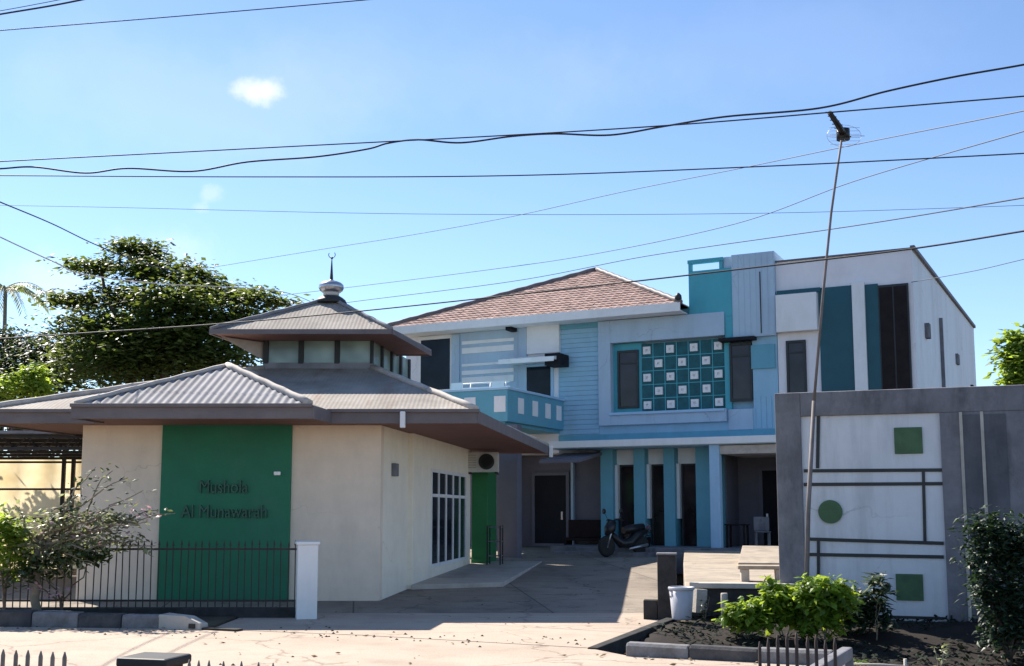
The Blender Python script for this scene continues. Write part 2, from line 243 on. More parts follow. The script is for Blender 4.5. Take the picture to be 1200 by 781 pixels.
# ---------------------------------------------------------------- mesh builder
class MB:
    def __init__(s, f=None): s.v = []; s.f = []; s.sm = []; s.fn = f
    def pts(s, ps):
        b = len(s.v)
        for p in ps: s.v.append(tuple(s.fn(*p)) if s.fn else tuple(p))
        return b
    def face(s, ps, smooth=False):
        b = s.pts(ps); s.f.append(tuple(range(b, b+len(ps)))); s.sm.append(smooth); return s
    def box(s, x0, x1, y0, y1, z0, z1):
        b = s.pts([(x0,y0,z0),(x1,y0,z0),(x1,y1,z0),(x0,y1,z0),(x0,y0,z1),(x1,y0,z1),(x1,y1,z1),(x0,y1,z1)])
        for q in ((0,3,2,1),(4,5,6,7),(0,1,5,4),(1,2,6,5),(2,3,7,6),(3,0,4,7)): s.f.append(tuple(b+i for i in q)); s.sm.append(False)
        return s
    def prism(s, poly, z0, z1):
        n = len(poly); zz = (lambda z, i: z[i] if isinstance(z, (list, tuple)) else z)
        b = s.pts([(p[0],p[1],zz(z0,i)) for i, p in enumerate(poly)] + [(p[0],p[1],zz(z1,i)) for i, p in enumerate(poly)])
        s.f.append(tuple(b+i for i in range(n-1,-1,-1))); s.f.append(tuple(b+n+i for i in range(n))); s.sm += [False]*2
        for i in range(n):
            j = (i+1) % n; s.f.append((b+i,b+j,b+n+j,b+n+i)); s.sm.append(False)
        return s
    def extr(s, poly, d):       # 3d polygon extruded along vector d
        n = len(poly); d = Vector(d)
        b = s.pts([tuple(p) for p in poly] + [tuple(Vector(p)+d) for p in poly])
        s.f.append(tuple(b+i for i in range(n-1,-1,-1))); s.f.append(tuple(b+n+i for i in range(n))); s.sm += [False]*2
        for i in range(n):
            j = (i+1) % n; s.f.append((b+i,b+j,b+n+j,b+n+i)); s.sm.append(False)
        return s
    def ring(s, x0, x1, z0, z1, t, y0, y1):     # rectangular frame in the x-z plane
        s.box(x0,x0+t,y0,y1,z0,z1); s.box(x1-t,x1,y0,y1,z0,z1); s.box(x0+t,x1-t,y0,y1,z0,z0+t); s.box(x0+t,x1-t,y0,y1,z1-t,z1); return s
    def tube(s, pts, r, n=8, caps=True):
        pts = [Vector(p) for p in pts]; m = len(pts); rings = []
        up = None
        for i, p in enumerate(pts):
            t = (pts[min(i+1,m-1)] - pts[max(i-1,0)]).normalized()
            if up is None:
                a = Vector((0,0,1)) if abs(t.z) < .9 else Vector((1,0,0))
                up = (a - t*a.dot(t)).normalized()
            else: up = (up - t*up.dot(t)).normalized()
            sd = t.cross(up); rr = r[i] if isinstance(r, (list, tuple)) else r
            rings.append(s.pts([tuple(p + (up*math.cos(2*math.pi*k/n) + sd*math.sin(2*math.pi*k/n))*rr) for k in range(n)]))
        for i in range(m-1):
            a, b = rings[i], rings[i+1]
            for k in range(n):
                k2 = (k+1) % n; s.f.append((a+k,a+k2,b+k2,b+k)); s.sm.append(True)
        if caps:
            s.f.append(tuple(rings[0]+k for k in range(n-1,-1,-1))); s.f.append(tuple(rings[-1]+k for k in range(n))); s.sm += [False]*2
        return s
    def lathe(s, prof, c=(0,0,0), n=20, axis='z'):
        rings = []
        for r, h in prof:
            ps = []
            for k in range(n):
                a = 2*math.pi*k/n; x, y = r*math.cos(a), r*math.sin(a)
                ps.append((c[0]+x, c[1]+y, c[2]+h) if axis == 'z' else ((c[0]+x, c[1]+h, c[2]+y) if axis == 'y' else (c[0]+h, c[1]+x, c[2]+y)))
            rings.append(s.pts(ps))
        for a, b in zip(rings, rings[1:]):
            for k in range(n):
                k2 = (k+1) % n; s.f.append((a+k,a+k2,b+k2,b+k)); s.sm.append(True)
        s.f.append(tuple(rings[0]+k for k in range(n-1,-1,-1))); s.f.append(tuple(rings[-1]+k for k in range(n))); s.sm += [False]*2
        return s
    def build(s, name, mat, parent=None, bevel=0, label=None, jitter=0):
        me = bpy.data.meshes.new(name); me.from_pydata(s.v, [], s.f)
        me.polygons.foreach_set('use_smooth', s.sm)
        bm = bmesh.new(); bm.from_mesh(me); bmesh.ops.recalc_face_normals(bm, faces=bm.faces[:]); bm.to_mesh(me); bm.free()
        me.materials.append(mat if not isinstance(mat, str) else M[mat]); me.update()
        o = bpy.data.objects.new(name, me); COL.objects.link(o)
        if parent: o.parent = parent
        if bevel:
            md = o.modifiers.new('bevel', 'BEVEL'); md.width = bevel; md.segments = 2; md.limit_method = 'ANGLE'; md.angle_limit = R(50); md.harden_normals = False
        if label: o['label'] = label
        return o
def tag(o, label=None, cat=None, group=None, kind=None):
    if label: o['label'] = label
    if cat: o['category'] = cat
    if group: o['group'] = group
    if kind: o['kind'] = kind
    return o
def empty(name, loc, rz=0, label=None, cat=None, group=None):
    o = bpy.data.objects.new(name, None); COL.objects.link(o); o.empty_display_size = .2
    o.location = loc; o.rotation_euler = (0,0,rz)
    return tag(o, label, cat, group)
def copy_tree(o, parent=None):
    c = o.copy(); COL.objects.link(c); c.parent = parent
    for ch in list(o.children): copy_tree(ch, c)
    return c
def corrugated(mb, poly, period=.18, amp=.018, spp=8):
    """profiled roof sheet filling a planar convex polygon whose first edge is the eave; ribs run up the slope"""
    P = [Vector(p) for p in poly]
    e = (P[1]-P[0]).normalized(); nrm = None
    for q in P[2:]:
        c = e.cross(q-P[0])
        if c.length > 1e-4: nrm = c.normalized(); break
    if nrm.z < 0: nrm = -nrm
    g = nrm.cross(e); 
    if g.z < 0: g = -g
    st = [((p-P[0]).dot(e), (p-P[0]).dot(g)) for p in P]
    s0, s1 = min(a for a, b in st), max(a for a, b in st)
    n = max(2, int((s1-s0)/period*spp)); prev = None
    for i in range(n+1):
        s_ = s0 + (s1-s0)*min(max(i/n, 1e-5), 1-1e-5); ts = []
        for (a, b), (c, d) in zip(st, st[1:]+st[:1]):
            if (a-s_)*(c-s_) <= 0 and abs(a-c) > 1e-9: ts.append(b + (d-b)*(s_-a)/(c-a))
        if len(ts) < 2: continue
        off = nrm*amp*math.sin(2*math.pi*s_/period)
        lo = P[0] + e*s_ + g*min(ts) + off; hi = P[0] + e*s_ + g*max(ts) + off
        cur = mb.pts([tuple(lo), tuple(hi)])
        if prev is not None: mb.f.append((prev, cur, cur+1, prev+1)); mb.sm.append(True)
        prev = cur
    return mb
def tiles(mb, poly, tw=.22, th=.26):
    """overlapping tiles, each an island, laid in courses over a planar convex polygon (first edge the eave)"""
    P = [Vector(p) for p in poly]; e = (P[1]-P[0]).normalized()
    nrm = e.cross(P[2]-P[0]).normalized(); 
    if nrm.z < 0: nrm = -nrm
    g = nrm.cross(e)
    if g.z < 0: g = -g
    st = [((p-P[0]).dot(e), (p-P[0]).dot(g)) for p in P]; tmax = max(b for a, b in st)
    def span(t):
        xs = []
        for (a, b), (c, d) in zip(st, st[1:]+st[:1]):
            if (b-t)*(d-t) <= 0 and abs(b-d) > 1e-9: xs.append(a + (c-a)*(t-b)/(d-b))
        return (min(xs), max(xs)) if len(xs) > 1 else None
    t = 1e-4; row = 0
    while t < tmax-.02:
        t2 = min(t+th*1.08, tmax-1e-4); A, B = span(t), span(t2)
        if not A or not B: break
        s_ = min(A[0],B[0]) - tw*(.5 if row % 2 else 0)
        while s_ < max(A[1],B[1]):
            prev = None; b0 = None
            lift = random.uniform(.014,.028); tilt = random.uniform(-.003,.003)
            for k in range(5):
                ss = s_ + tw*k/4; h = .009*math.sin(math.pi*2*k/4+.6)
                lo = min(max(ss, A[0]), A[1]); hi = min(max(ss, B[0]), B[1])
                if k == 0: first = (lo, hi)
                cur = mb.pts([tuple(P[0]+e*lo+g*t+nrm*(lift+h+tilt*k)), tuple(P[0]+e*hi+g*t2+nrm*(.004+h)), tuple(P[0]+e*lo+g*t+nrm*(-.005))])
                if prev is not None:
                    mb.f.append((prev,cur,cur+1,prev+1)); mb.sm.append(True)
                    mb.f.append((prev+2,cur+2,cur,prev)); mb.sm.append(False)
                prev = cur
            s_ += tw
        t += th; row += 1
    return mb
# ---------------------------------------------------------------- foliage
def leaves(mb, blobs, n, size, aspect=.5, droop=.3, shell=.55, up=.5):
    """leaf-sized folded faces spread through a set of blobs (x,y,z,rx,ry,rz)"""
    w = [b[3]*b[4]*b[5] for b in blobs]; w = [x**.75 for x in w]; tot = sum(w)
    for b, ww in zip(blobs, w):
        k = int(n*ww/tot)
        # small clumps inside the blob make light and dark groups with gaps
        nc = max(5, int(k/26)); cl = []
        for _ in range(nc):
            while True:
                d = Vector((random.uniform(-1,1), random.uniform(-1,1), random.uniform(-1,1)))
                if .02 < d.length < 1: break
            d = d.normalized()*(shell + (1-shell)*random.random())*(d.length**.25)
            cl.append(Vector((b[0]+d.x*b[3], b[1]+d.y*b[4], b[2]+d.z*b[5])))
        for i in range(k):
            c = cl[i % nc]; q = size*2.1
            p = c + Vector((random.gauss(0,min(q,b[3]*.32)), random.gauss(0,min(q,b[4]*.32)), random.gauss(0,min(q*.55,b[5]*.38))))
            leaf(mb, p, size*random.choice((.45,.65,.8,1,1,1.2,1.45))*random.uniform(.85,1.15), aspect*random.uniform(.75,1.2), droop, up)
    return mb
def leaf(mb, p, L, aspect=.5, droop=.3, up=.5):
    a = random.uniform(0, 2*math.pi); el = random.uniform(-1,1)*(1-up) - droop*random.random()
    d = Vector((math.cos(a)*math.cos(el), math.sin(a)*math.cos(el), math.sin(el)))
    sd = d.cross(Vector((random.gauss(0,.35), random.gauss(0,.35), 1))).normalized()
    nn = sd.cross(d); W = L*aspect*.5
    b = mb.pts([tuple(p), tuple(p+d*L*.45+sd*W-nn*L*.07), tuple(p+d*L-nn*L*.14), tuple(p+d*L*.45-sd*W-nn*L*.07), tuple(p+d*L*.45+nn*L*.02)])
    mb.f += [(b,b+1,b+4),(b+1,b+2,b+4),(b+2,b+3,b+4),(b+3,b,b+4)]; mb.sm += [False]*4
def branch(mb, a, b, r0, r1, wob=.12, n=6):
    a, b = Vector(a), Vector(b); L = (b-a).length; pts = []; rs = []
    for i in range(n+1):
        t = i/n; k = math.sin(math.pi*t)*L*wob
        pts.append(a.lerp(b, t) + Vector((random.uniform(-1,1), random.uniform(-1,1), random.uniform(-.3,1)))*k*.6); rs.append(r0+(r1-r0)*t)
    mb.tube(pts, rs, n=7); return pts
def plant(name, base, blobs, n, size, lm, label, cat, group=None, tm='bark', trunk_r=.08, fork=.45, aspect=.5, droop=.3, shell=.5, up=.5, crown='crown', trunk='trunk'):
    base = Vector(base); root = empty(name, base, 0, label, cat, group)
    bl = [(b[0]-base.x, b[1]-base.y, b[2]-base.z, b[3], b[4], b[5]) for b in blobs]
    cx = sum(b[0] for b in bl)/len(bl); cy = sum(b[1] for b in bl)/len(bl); cz = min(b[2]-b[5]*.5 for b in bl)
    t = MB(); fk = Vector((cx*fork, cy*fork, max(.1, cz*fork)))
    branch(t, (0,0,-.1), fk, trunk_r, trunk_r*.75, .06)
    for b in bl: branch(t, fk, (b[0],b[1],b[2]-b[5]*.15), trunk_r*.5, trunk_r*.12, .12)
    t.build(trunk, tm, root)
    l = MB(); leaves(l, bl, n, size, aspect, droop, shell, up); l.build(crown, lm, root)
    return root
# ================================================================ SETTING
# ground sheet (lower than the road; what shows of it is the sunk garden and the drain)
def patch(x0, x1, y0, y1, nx, ny, zf, name, mat):
    mb = MB(); b = mb.pts([(x0+(x1-x0)*i/nx, y0+(y1-y0)*j/ny, zf(x0+(x1-x0)*i/nx, y0+(y1-y0)*j/ny)) for j in range(ny+1) for i in range(nx+1)])
    for j in range(ny):
        for i in range(nx):
            a = b+j*(nx+1)+i; mb.f.append((a,a+1,a+nx+2,a+nx+1)); mb.sm.append(True)
    return mb.build(name, mat)
g = MB(); g.face([(-2500,-300,-.36),(2500,-300,-.36),(2500,4000,-.36),(-2500,4000,-.36)])
tag(g.build('ground', 'soil_l'), kind='structure')
def soilz(x, y):
    if x < 1.06+(y-13.6)*.47: return -.34
    t = min(1, max(0, (y-13.2)/3.0)); return -.20 + .26*t*t*(3-2*t) + .05*mnoise.noise((x*1.3, y*1.3, 0)) + .03*mnoise.noise((x*5, y*5, 3))
tag(patch(.6, 16, 7.5, 17.6, 100, 80, soilz, 'garden_soil', 'soil'), kind='structure')
# road: far edge polyline, near edge in front of the fence on the camera's side
far = [(-60,22.5),(-12,16.9),(-7.3,16.1),(-4.2,15.75),(-2.0,15.0),(.93,13.62),(1.36,12.86),(3.5,12.05),(4.1,9.4),(8,7.2),(60,-14)]
near = [(60,-17),(4,5.4),(-4,8.0),(-12,10.2),(-60,15.5)]
r = MB(); r.prism(far[::-1] + near[::-1], -.6, 0); tag(r.build('road', 'road'), kind='structure')
# verge on the camera's side
v = MB(); v.prism([(60,-17.05),(4,5.35),(-4,7.95),(-12,10.15),(-60,15.45),(-60,-30),(60,-30)], -.6, -.03); tag(v.build('verge', 'soil_l'), kind='structure')
# yard: rises gently from the road to the two-storey building
def yz(y): return max(0, .028*(y-18.2))
def yard_poly(pts, name, mat, top=0):
    m = MB(); m.prism(pts, -.6, [top+yz(p[1]) for p in pts]); return tag(m.build(name, mat), kind='structure')
yard_poly([(-4.2,15.80),(-2.0,15.05),(.93,13.67),(2.25,16.4),(2.45,18.2),(-4.2,18.2)], 'driveway', 'road')
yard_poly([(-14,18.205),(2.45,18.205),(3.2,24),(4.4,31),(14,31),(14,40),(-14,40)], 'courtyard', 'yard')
yard_poly([(-14,17.0),(-12,16.97),(-7.3,16.2),(-4.25,15.85),(-4.25,18.2),(-14,18.2)], 'garden_strip', 'soil_l', .02)
# raised forecourt to the right of the drive
fo = MB(); fo.prism([(2.64,17.2),(4.3,16.9),(6.5,23),(7.2,30),(4.7,30.6),(3.66,24)], -.5, [.50,.50,.52,.56,.56,.52])
tag(fo.build('forecourt', 'tan_slab', bevel=.02), kind='structure')
# ================================================================ PRAYER HALL (single-storey, two-tier roof)
SH = .145
def S(x, y): return x + SH*(y-20)
OM = (-5.0, 20.0, 0.0)
def fm(x, y, z): return (S(x,y)-OM[0], y-OM[1], z-OM[2])          # plan follows the skewed plot
def fr(x, y, z): return (x-OM[0], y-OM[1], z-OM[2])
hall = empty('prayer_hall', OM, 0, 'small cream single-storey prayer hall with a two-tier brown roof and small dome', 'building')
w = MB(fm)
XL, XR, YB = -7.75, -2.36, 28.5
w.box(XL,XR,20,20.2,-.2,3.22)                                            # front
w.box(XL,XL+.2,20.2,YB,-.2,3.22); w.box(XL,XR,YB-.2,YB,-.2,3.22)
wa, wb, wz0, wz1 = 23.72, 27.72, .44, 2.53                              # long side window
hw = w.build('wall', 'cream', hall, bevel=.012)
w = MB(fm)
w.box(XR-.2,XR,20.2,22.1,-.2,3.22)
w.box(XR-.12,XR+.10,22.1,wa,-.2,3.22); w.box(XR-.12,XR+.10,wb,YB-.2,-.2,3.22)
w.box(XR-.12,XR+.10,wa,wb,-.2,wz0); w.box(XR-.12,XR+.10,wa,wb,wz1,3.22)
w.build('side_wall', 'cream_side', hall, bevel=.012)
gp = MB(fr); x0 = at(187,600,19.94).x; x1 = at(340,600,19.94).x
gp.box(x0,x1,19.93,20.0,-.15,3.2); panel = gp.build('green_panel', 'green', hall, bevel=.01)
lm_ = MB(fr); p = at(325,555,19.9); lm_.box(p.x-.06,p.x+.06,19.86,19.93,p.z-.035,p.z+.035); lm_.build('wall_light', 'lamp_glass', hall, bevel=.015)
def text_mesh(body, x0, x1, z, h, y, parent, mat, name='lettering', depth=.02):
    cu = bpy.data.curves.new('txt', 'FONT'); cu.body = body; cu.extrude = depth; cu.size = 1; cu.bevel_depth = .004
    o = bpy.data.objects.new('txt', cu); COL.objects.link(o)
    dg = bpy.context.evaluated_depsgraph_get(); me = bpy.data.meshes.new_from_object(o.evaluated_get(dg))
    bpy.data.objects.remove(o); bpy.data.curves.remove(cu)
    xs = [q.co.x for q in me.vertices]; ys = [q.co.y for q in me.vertices]
    ax, bx_, ay, by = min(xs), max(xs), min(ys), max(ys)
    for q in me.vertices:
        c = q.co.copy(); q.co = (x0+(c.x-ax)/(bx_-ax)*(x1-x0), y-.02+c.z*.0-c.z*.9, z+(c.y-ay)/(by-ay)*h)
    me.name = name; me.materials.clear(); me.materials.append(M[mat])
    ob = bpy.data.objects.new(name, me); COL.objects.link(ob); ob.parent = parent; return ob
a, b_ = at(234,578,19.9), at(291,563,19.9)
text_mesh('Mushola', a.x-OM[0], b_.x-OM[0], a.z, b_.z-a.z, 19.92-OM[1], hall, 'letter')
a, b_ = at(212,607,19.9), at(313,592,19.9)
text_mesh('Al Munawarah', a.x-OM[0], b_.x-OM[0], a.z, b_.z-a.z, 19.92-OM[1], hall, 'letter')
# side window: white frame, dark panes
wf = MB(fm); X0 = XR+.085; nb = 5
wf.box(X0-.06,X0+.03,wa,wa+.07,wz0,wz1); wf.box(X0-.06,X0+.03,wb-.07,wb,wz0,wz1)
wf.box(X0-.06,X0+.03,wa+.07,wb-.07,wz0,wz0+.07); wf.box(X0-.06,X0+.03,wa+.07,wb-.07,wz1-.07,wz1)
for i in range(1,nb):
    y = wa+(wb-wa)*i/nb; wf.box(X0-.05,X0+.022,y-.045,y+.045,wz0+.07,wz1-.07)
wf.box(X0-.05,X0+.02,wa+.07,wb-.07,1.93,2.0)
win = wf.build('window', 'white', hall)
for i in range(nb):
    y0 = wa+(wb-wa)*i/nb; y1 = wa+(wb-wa)*(i+1)/nb
    MB(fm).box(X0-.01,X0+.002,y0+.03,y1-.03,wz0+.02,wz1-.02).build('pane', 'glass', win)
# green entrance block at the far end
MB(fm).box(-2.26,-1.85,28.5,29.9,-.1,2.76).build('entrance_block', 'green2', hall, bevel=.012)
MB(fm).box(-2.26,-1.80,28.44,28.5,-.1,.42).build('entrance_plinth', 'green2', hall, bevel=.01)
mb_ = MB(fm); mb_.box(XR+.0,XR+.09,20.75,20.97,2.28,2.52).build('meter_box', 'concrete', hall, bevel=.012)
# apron under the eave on the right side
ap = MB(fm); ap.prism([(XR+.1,22.0),(-.55,22.6),(-.55,29.2),(XR+.1,29.2)], -.3, [.20,.21,.33,.33]); ap.build('apron', 'concrete_l', hall, bevel=.015, label='pale concrete apron beneath the side eave')
# ---- lower roof
ZE = 3.38
FL, FR_, BR, BL = (-9.3,19.2,ZE), (-.63,19.2,ZE), (-.63+SH*11.0,30.2,ZE), (-9.3+SH*11.0,30.2,ZE)
YC0, YC1 = 22.3, 25.5
CL, CR = -5.05, -2.83
TFL, TFR = (CL,YC0,4.5), (CR,YC0,4.5)
TBR, TBL = (CR+SH*3.2,YC1,4.5), (CL+SH*3.2,YC1,4.5)
def rel(P): return [(p[0]-OM[0],p[1]-OM[1],p[2]-OM[2]) for p in P]
lr = MB()
for poly in ([FL,FR_,TFR,TFL],[FR_,BR,TBR,TFR],[BR,BL,TBL,TBR],[BL,FL,TFL,TBL]): corrugated(lr, rel(poly), .076, .0022, 6)
lower = lr.build('lower_roof', 'sheet', hall)
def cap(_, a, b, r=.07, par=None, mat='hipcap'):
    mb = MB()
    a, b = Vector(a), Vector(b); pts = [a.lerp(b, i/10)+Vector((0,0,.02+.012*(i % 2))) for i in range(11)]
    mb.tube([(p.x-OM[0],p.y-OM[1],p.z-OM[2]) for p in pts], r, n=8); return mb.build('hip_cap', mat, par)
hc = None
for q_ in ((FL,TFL,.05),(FR_,TFR,.06),(BR,TBR,.06)): cap(0, *q_, par=lower)
PA, PB, AP = (-7.2,18.2,ZE), (-3.33,18.2,ZE), (-5.23,20.2,4.27)
RE = (-5.0,22.2,4.27)
pr = MB()
corrugated(pr, rel([PA,PB,AP]), .13, .012)
porch = pr.build('porch_roof', 'sheet_grey', hall)
pr = MB()
corrugated(pr, rel([PB,(-3.05,21.2,ZE),RE,AP]), .13, .006); corrugated(pr, rel([(-6.9,21.2,ZE),PA,AP,RE]), .13, .006)
pr.build('porch_roof_slope', 'sheet', porch)
for q_ in ((PB,AP,.062),(PA,AP,.04),(AP,RE,.06)): cap(0, *q_, par=porch)
fa = MB(fr)
fa.box(-7.25,-3.28,18.16,18.2,ZE-.24,ZE-.015); fa.box(-7.25,-3.28,18.10,18.16,ZE-.05,ZE+.01)
fa.extr([(-3.28,18.16,ZE-.24),(-3.25,18.16,ZE-.24),(-3.25,18.16,ZE-.02),(-3.28,18.16,ZE-.02)], (.13,1.04,0))
fa.extr([(-7.25,18.2,ZE-.24),(-7.22,18.2,ZE-.24),(-7.22,18.2,ZE-.02),(-7.25,18.2,ZE-.02)], (.15,1.0,0))
fa.box(-9.3,-7.23,19.16,19.2,ZE-.24,ZE-.015); fa.box(-3.2,-.60,19.16,19.2,ZE-.24,ZE-.015)
fa.box(-3.2,-.56,19.10,19.16,ZE-.05,ZE+.01); fa.box(-9.3,-7.3,19.10,19.16,ZE-.05,ZE+.01)
fa.extr([(-.60,19.16,ZE-.24),(-.57,19.16,ZE-.24),(-.57,19.16,ZE-.02),(-.60,19.16,ZE-.02)], (SH*11.0,11.0,0))
fa.extr([(-9.33,19.2,ZE-.24),(-9.3,19.2,ZE-.24),(-9.3,19.2,ZE-.02),(-9.33,19.2,ZE-.02)], (SH*11.0,11.0,0))
fa.build('fascia', 'fascia', hall, bevel=.006)
so = MB(fr)
zs = ZE-.21
so.face([(-9.28,19.2,zs),(-.6,19.2,zs),(-.6+SH*11.0,30.2,zs),(-9.28+SH*11.0,30.2,zs)]); so.face([(-7.2,18.2,zs),(-3.27,18.2,zs),(-3.13,19.2,zs-.002),(-7.05,19.2,zs-.002)])
so.build('soffit', 'soffit', hall)
for px, Y in ((472,19.14),(463,22.5)):
    pass
gu = MB(fr); p = at(472,494,19.12); gu.box(p.x-.045,p.x+.045,19.06,19.15,3.06,3.34); gu.build('gutter_outlet', 'white', hall, bevel=.01)
gu = MB(fr); gu.box(-.57+SH*10.8,-.47+SH*10.8,29.8,29.9,3.06,3.36); gu.build('gutter_outlet', 'white', hall, bevel=.01)
# ---- clerestory and upper roof
cw = MB(fm)
def cx(x): return x - SH*(YC0-20)        # so that fm puts x at the front line of the clerestory
c0, c1 = cx(CL), cx(CR)
cw.box(c0,c1,YC0,YC0+.08,4.2,4.62); cw.box(c1-.08,c1,YC0+.08,YC1,4.2,4.62); cw.box(c0,c0+.08,YC0+.08,YC1,4.2,4.62); cw.box(c0,c1,YC1,YC1+.08,4.2,4.62)
cl = cw.build('clerestory_wall', 'sheet_grey', hall)
xs = [c0, c0+(c1-c0)*.345, c0+(c1-c0)*.675, c1]
for i, x in enumerate(xs): MB(fm).box(x-(.0 if i == 0 else .05), x+(.1 if i == 0 else .05 if i < 3 else 0), YC0-.01, YC0+.09, 4.6, 5.12).build('clerestory_post', 'darkframe', hall)
ys = [YC0, YC0+.8, YC0+1.6, YC0+2.4, YC1]
for y in ys[1:]:
    MB(fm).box(c1-.09,c1+.01,y-.05,y+.05,4.6,5.12).build('clerestory_post', 'darkframe', hall); MB(fm).box(c0-.01,c0+.09,y-.05,y+.05,4.6,5.12).build('clerestory_post', 'darkframe', hall)
for a, b_ in zip(xs, xs[1:]): MB(fm).box(a+.04,b_-.04,YC0+.035,YC0+.045,4.6,5.12).build('clerestory_pane', 'paleglass', hall)
for a, b_ in zip(ys, ys[1:]):
    MB(fm).box(c1-.05,c1-.04,a+.04,b_-.04,4.6,5.12).build('clerestory_pane', 'paleglass', hall); MB(fm).box(c0+.04,c0+.05,a+.04,b_-.04,4.6,5.12).build('clerestory_pane', 'paleglass', hall)
UZ = 5.13
u0, u1 = -5.86, -2.34; uy0, uy1 = 21.3, 24.35
UFL, UFR = (u0,uy0,UZ), (u1,uy0,UZ); UBR, UBL = (u1+SH*(uy1-uy0)*1.2,uy1,UZ), (u0+SH*(uy1-uy0)*1.2,uy1,UZ)
TOP = at(388,351,(uy0+uy1)/2); TOP = (TOP.x, TOP.y, TOP.z)
ur = MB()
for poly in ([UFL,UFR,TOP],[UFR,UBR,TOP],[UBR,UBL,TOP],[UBL,UFL,TOP]): corrugated(ur, rel(poly), .076, .0022, 6)
upper = ur.build('upper_roof', 'sheet', hall)
for q_ in (UFL,UFR,UBR,UBL): cap(0, q_, TOP, .04, par=upper, mat='sheet_grey')
uf = MB(fr)
for a, b_ in ((UFL,UFR),(UFR,UBR),(UBR,UBL),(UBL,UFL)):
    d = Vector(b_)-Vector(a); pv = Vector((d.y,-d.x,0)).normalized()*.03
    uf.extr([(a[0],a[1],UZ-.085),(a[0]+pv.x,a[1]+pv.y,UZ-.085),(a[0]+pv.x,a[1]+pv.y,UZ+.01),(a[0],a[1],UZ+.01)], tuple(d))
uf.build('upper_fascia', 'fascia', hall)
us = MB(fr); us.face([(p[0],p[1],UZ-.06) for p in (UFL,UFR,UBR,UBL)])
us.build('upper_soffit', 'soffit', hall)
# sloping eave board at the left end
eb = MB(fr); eb.extr([(u0+.12,uy0+.3,UZ-.09),(CL+.02,uy0+1.1,UZ-.09),(CL+.02,uy0+1.1,4.66)], (.06,.35,0)); eb.build('eave_board', 'hipcap', hall)
# dome with finial
dm = MB(); c = (TOP[0]-OM[0],TOP[1]-OM[1],TOP[2]-OM[2])
dm.lathe([(.34,-.10),(.30,-.02),(.24,.03),(.19,.06)], c, 20); dm.build('dome_collar', 'darkframe', hall)
dm = MB(); dm.lathe([(.165,.05),(.165,.13),(.185,.14)], c, 20); dd = dm.build('dome_drum', 'white', hall)
dn = MB(); dn.lathe([(.17,.13),(.235,.18),(.262,.24),(.255,.30),(.21,.345),(.15,.37),(.09,.385),(.045,.41),(.02,.44)], c, 24); dome = dn.build('dome', 'steel', hall)
fi = MB(); fi.lathe([(.035,.43),(.028,.55),(.016,.75),(.008,.9)], c, 10); fi.lathe([(.02,.86),(.03,.88),(.02,.9)], c, 10)
fi.tube([(c[0]+.07*math.cos(t), c[1], c[2]+.95+.07*math.sin(t)) for t in [R(-220+26*i) for i in range(11)]], .008, n=6); fi.build('finial', 'darkframe', dome)
# ---- air conditioner on the hall's side
def aircon(loc, rz, label):
    r_ = empty('air_conditioner', loc, rz, label, 'air conditioner')
    b = MB(); b.box(-.40,.40,-.14,.14,0,.50); b.build('casing', 'acwhite', r_, bevel=.02)
    k = MB(); k.lathe([(.20,0),(.20,.03)], (.10,-.17,.26), 24, 'y'); fg = k.build('fan_opening', 'black', r_)
    k = MB()
    for q in range(5): k.lathe([(.04+.036*q,-.004),(.046+.036*q,-.010),(.04+.036*q,-.016)], (.10,-.175,.26), 24, 'y')
    k.build('fan_grille', 'darkframe', fg)
    k = MB()
    for q in range(6): k.box(-.40,-.16,-.15,-.14,.10+q*.06,.13+q*.06)
    k.build('louvre', 'concrete_l', r_)
    k = MB(); k.box(-.36,-.31,-.12,.40,-.05,0); k.box(.31,.36,-.12,.40,-.05,0); k.build('bracket', 'darkframe', r_)
    return r_
aircon((at(566,553,28.1).x, 28.1, 2.60), R(-4), 'white outdoor air conditioner unit above the green entrance under the hall eave')
# small shoe rack beside the entrance
sr = empty('shoe_rack', (at(580,660,27.6).x, 27.6, yz(27.6)+.06), R(-8), 'small grey metal rack beside the green entrance block', 'rack')
k = MB()
for x in (-.16,.16):
    for y in (-.2,.2): k.box(x-.015,x+.015,y-.015,y+.015,0,.95)
k.build('upright', 'iron', sr)
for z in (.2,.55,.9): MB().box(-.17,.17,-.21,.21,z,z+.02).build('shelf', 'concrete', sr)
# ================================================================ TWO-STOREY BUILDING
TH = R(26.6); F0 = Vector((4.521,33.0,0))
OB = Vector((4.521,33.0,.42))
def fb(u, w_, z): return (u, w_, z-.42)
hallb = empty('two_storey_building', OB, -TH, 'long two-storey building in white, blue and teal with a red tiled hip roof', 'building')
def BP(): return MB(fb)
def world(u, w_, z): return Vector((F0.x+u*math.cos(TH)+w_*math.sin(TH), F0.y-u*math.sin(TH)+w_*math.cos(TH), z))
def local(P): d = P-F0; return (d.x*math.cos(TH)-d.y*math.sin(TH), d.x*math.sin(TH)+d.y*math.cos(TH), P.z)
def onf(px, py, w_=0):      # picture point -> (u,z) on the plane w = w_
    u = (px-600)/F; v = (CY-py)/F; d = Vector((u, CP-v*SP, SP+v*CP))
    n = Vector((math.sin(TH), math.cos(TH), 0)); P0 = F0 + n*w_
    k = P0.dot(n)/d.dot(n); q = d*k + Vector((0,0,H)); l = local(q); return (l[0], l[2])
def fbox(px0, px1, py0, py1, w0, w1, mb=None):    # box spanning a rectangle surveyed on plane w0
    a = onf(px0, (py0+py1)/2, w0)[0]; b = onf(px1, (py0+py1)/2, w0)[0]
    z0 = onf((px0+px1)/2, py1, w0)[1]; z1 = onf((px0+px1)/2, py0, w0)[1]
    return (mb or BP()).box(a, b, w0, w1, z0, z1)
GF = .30
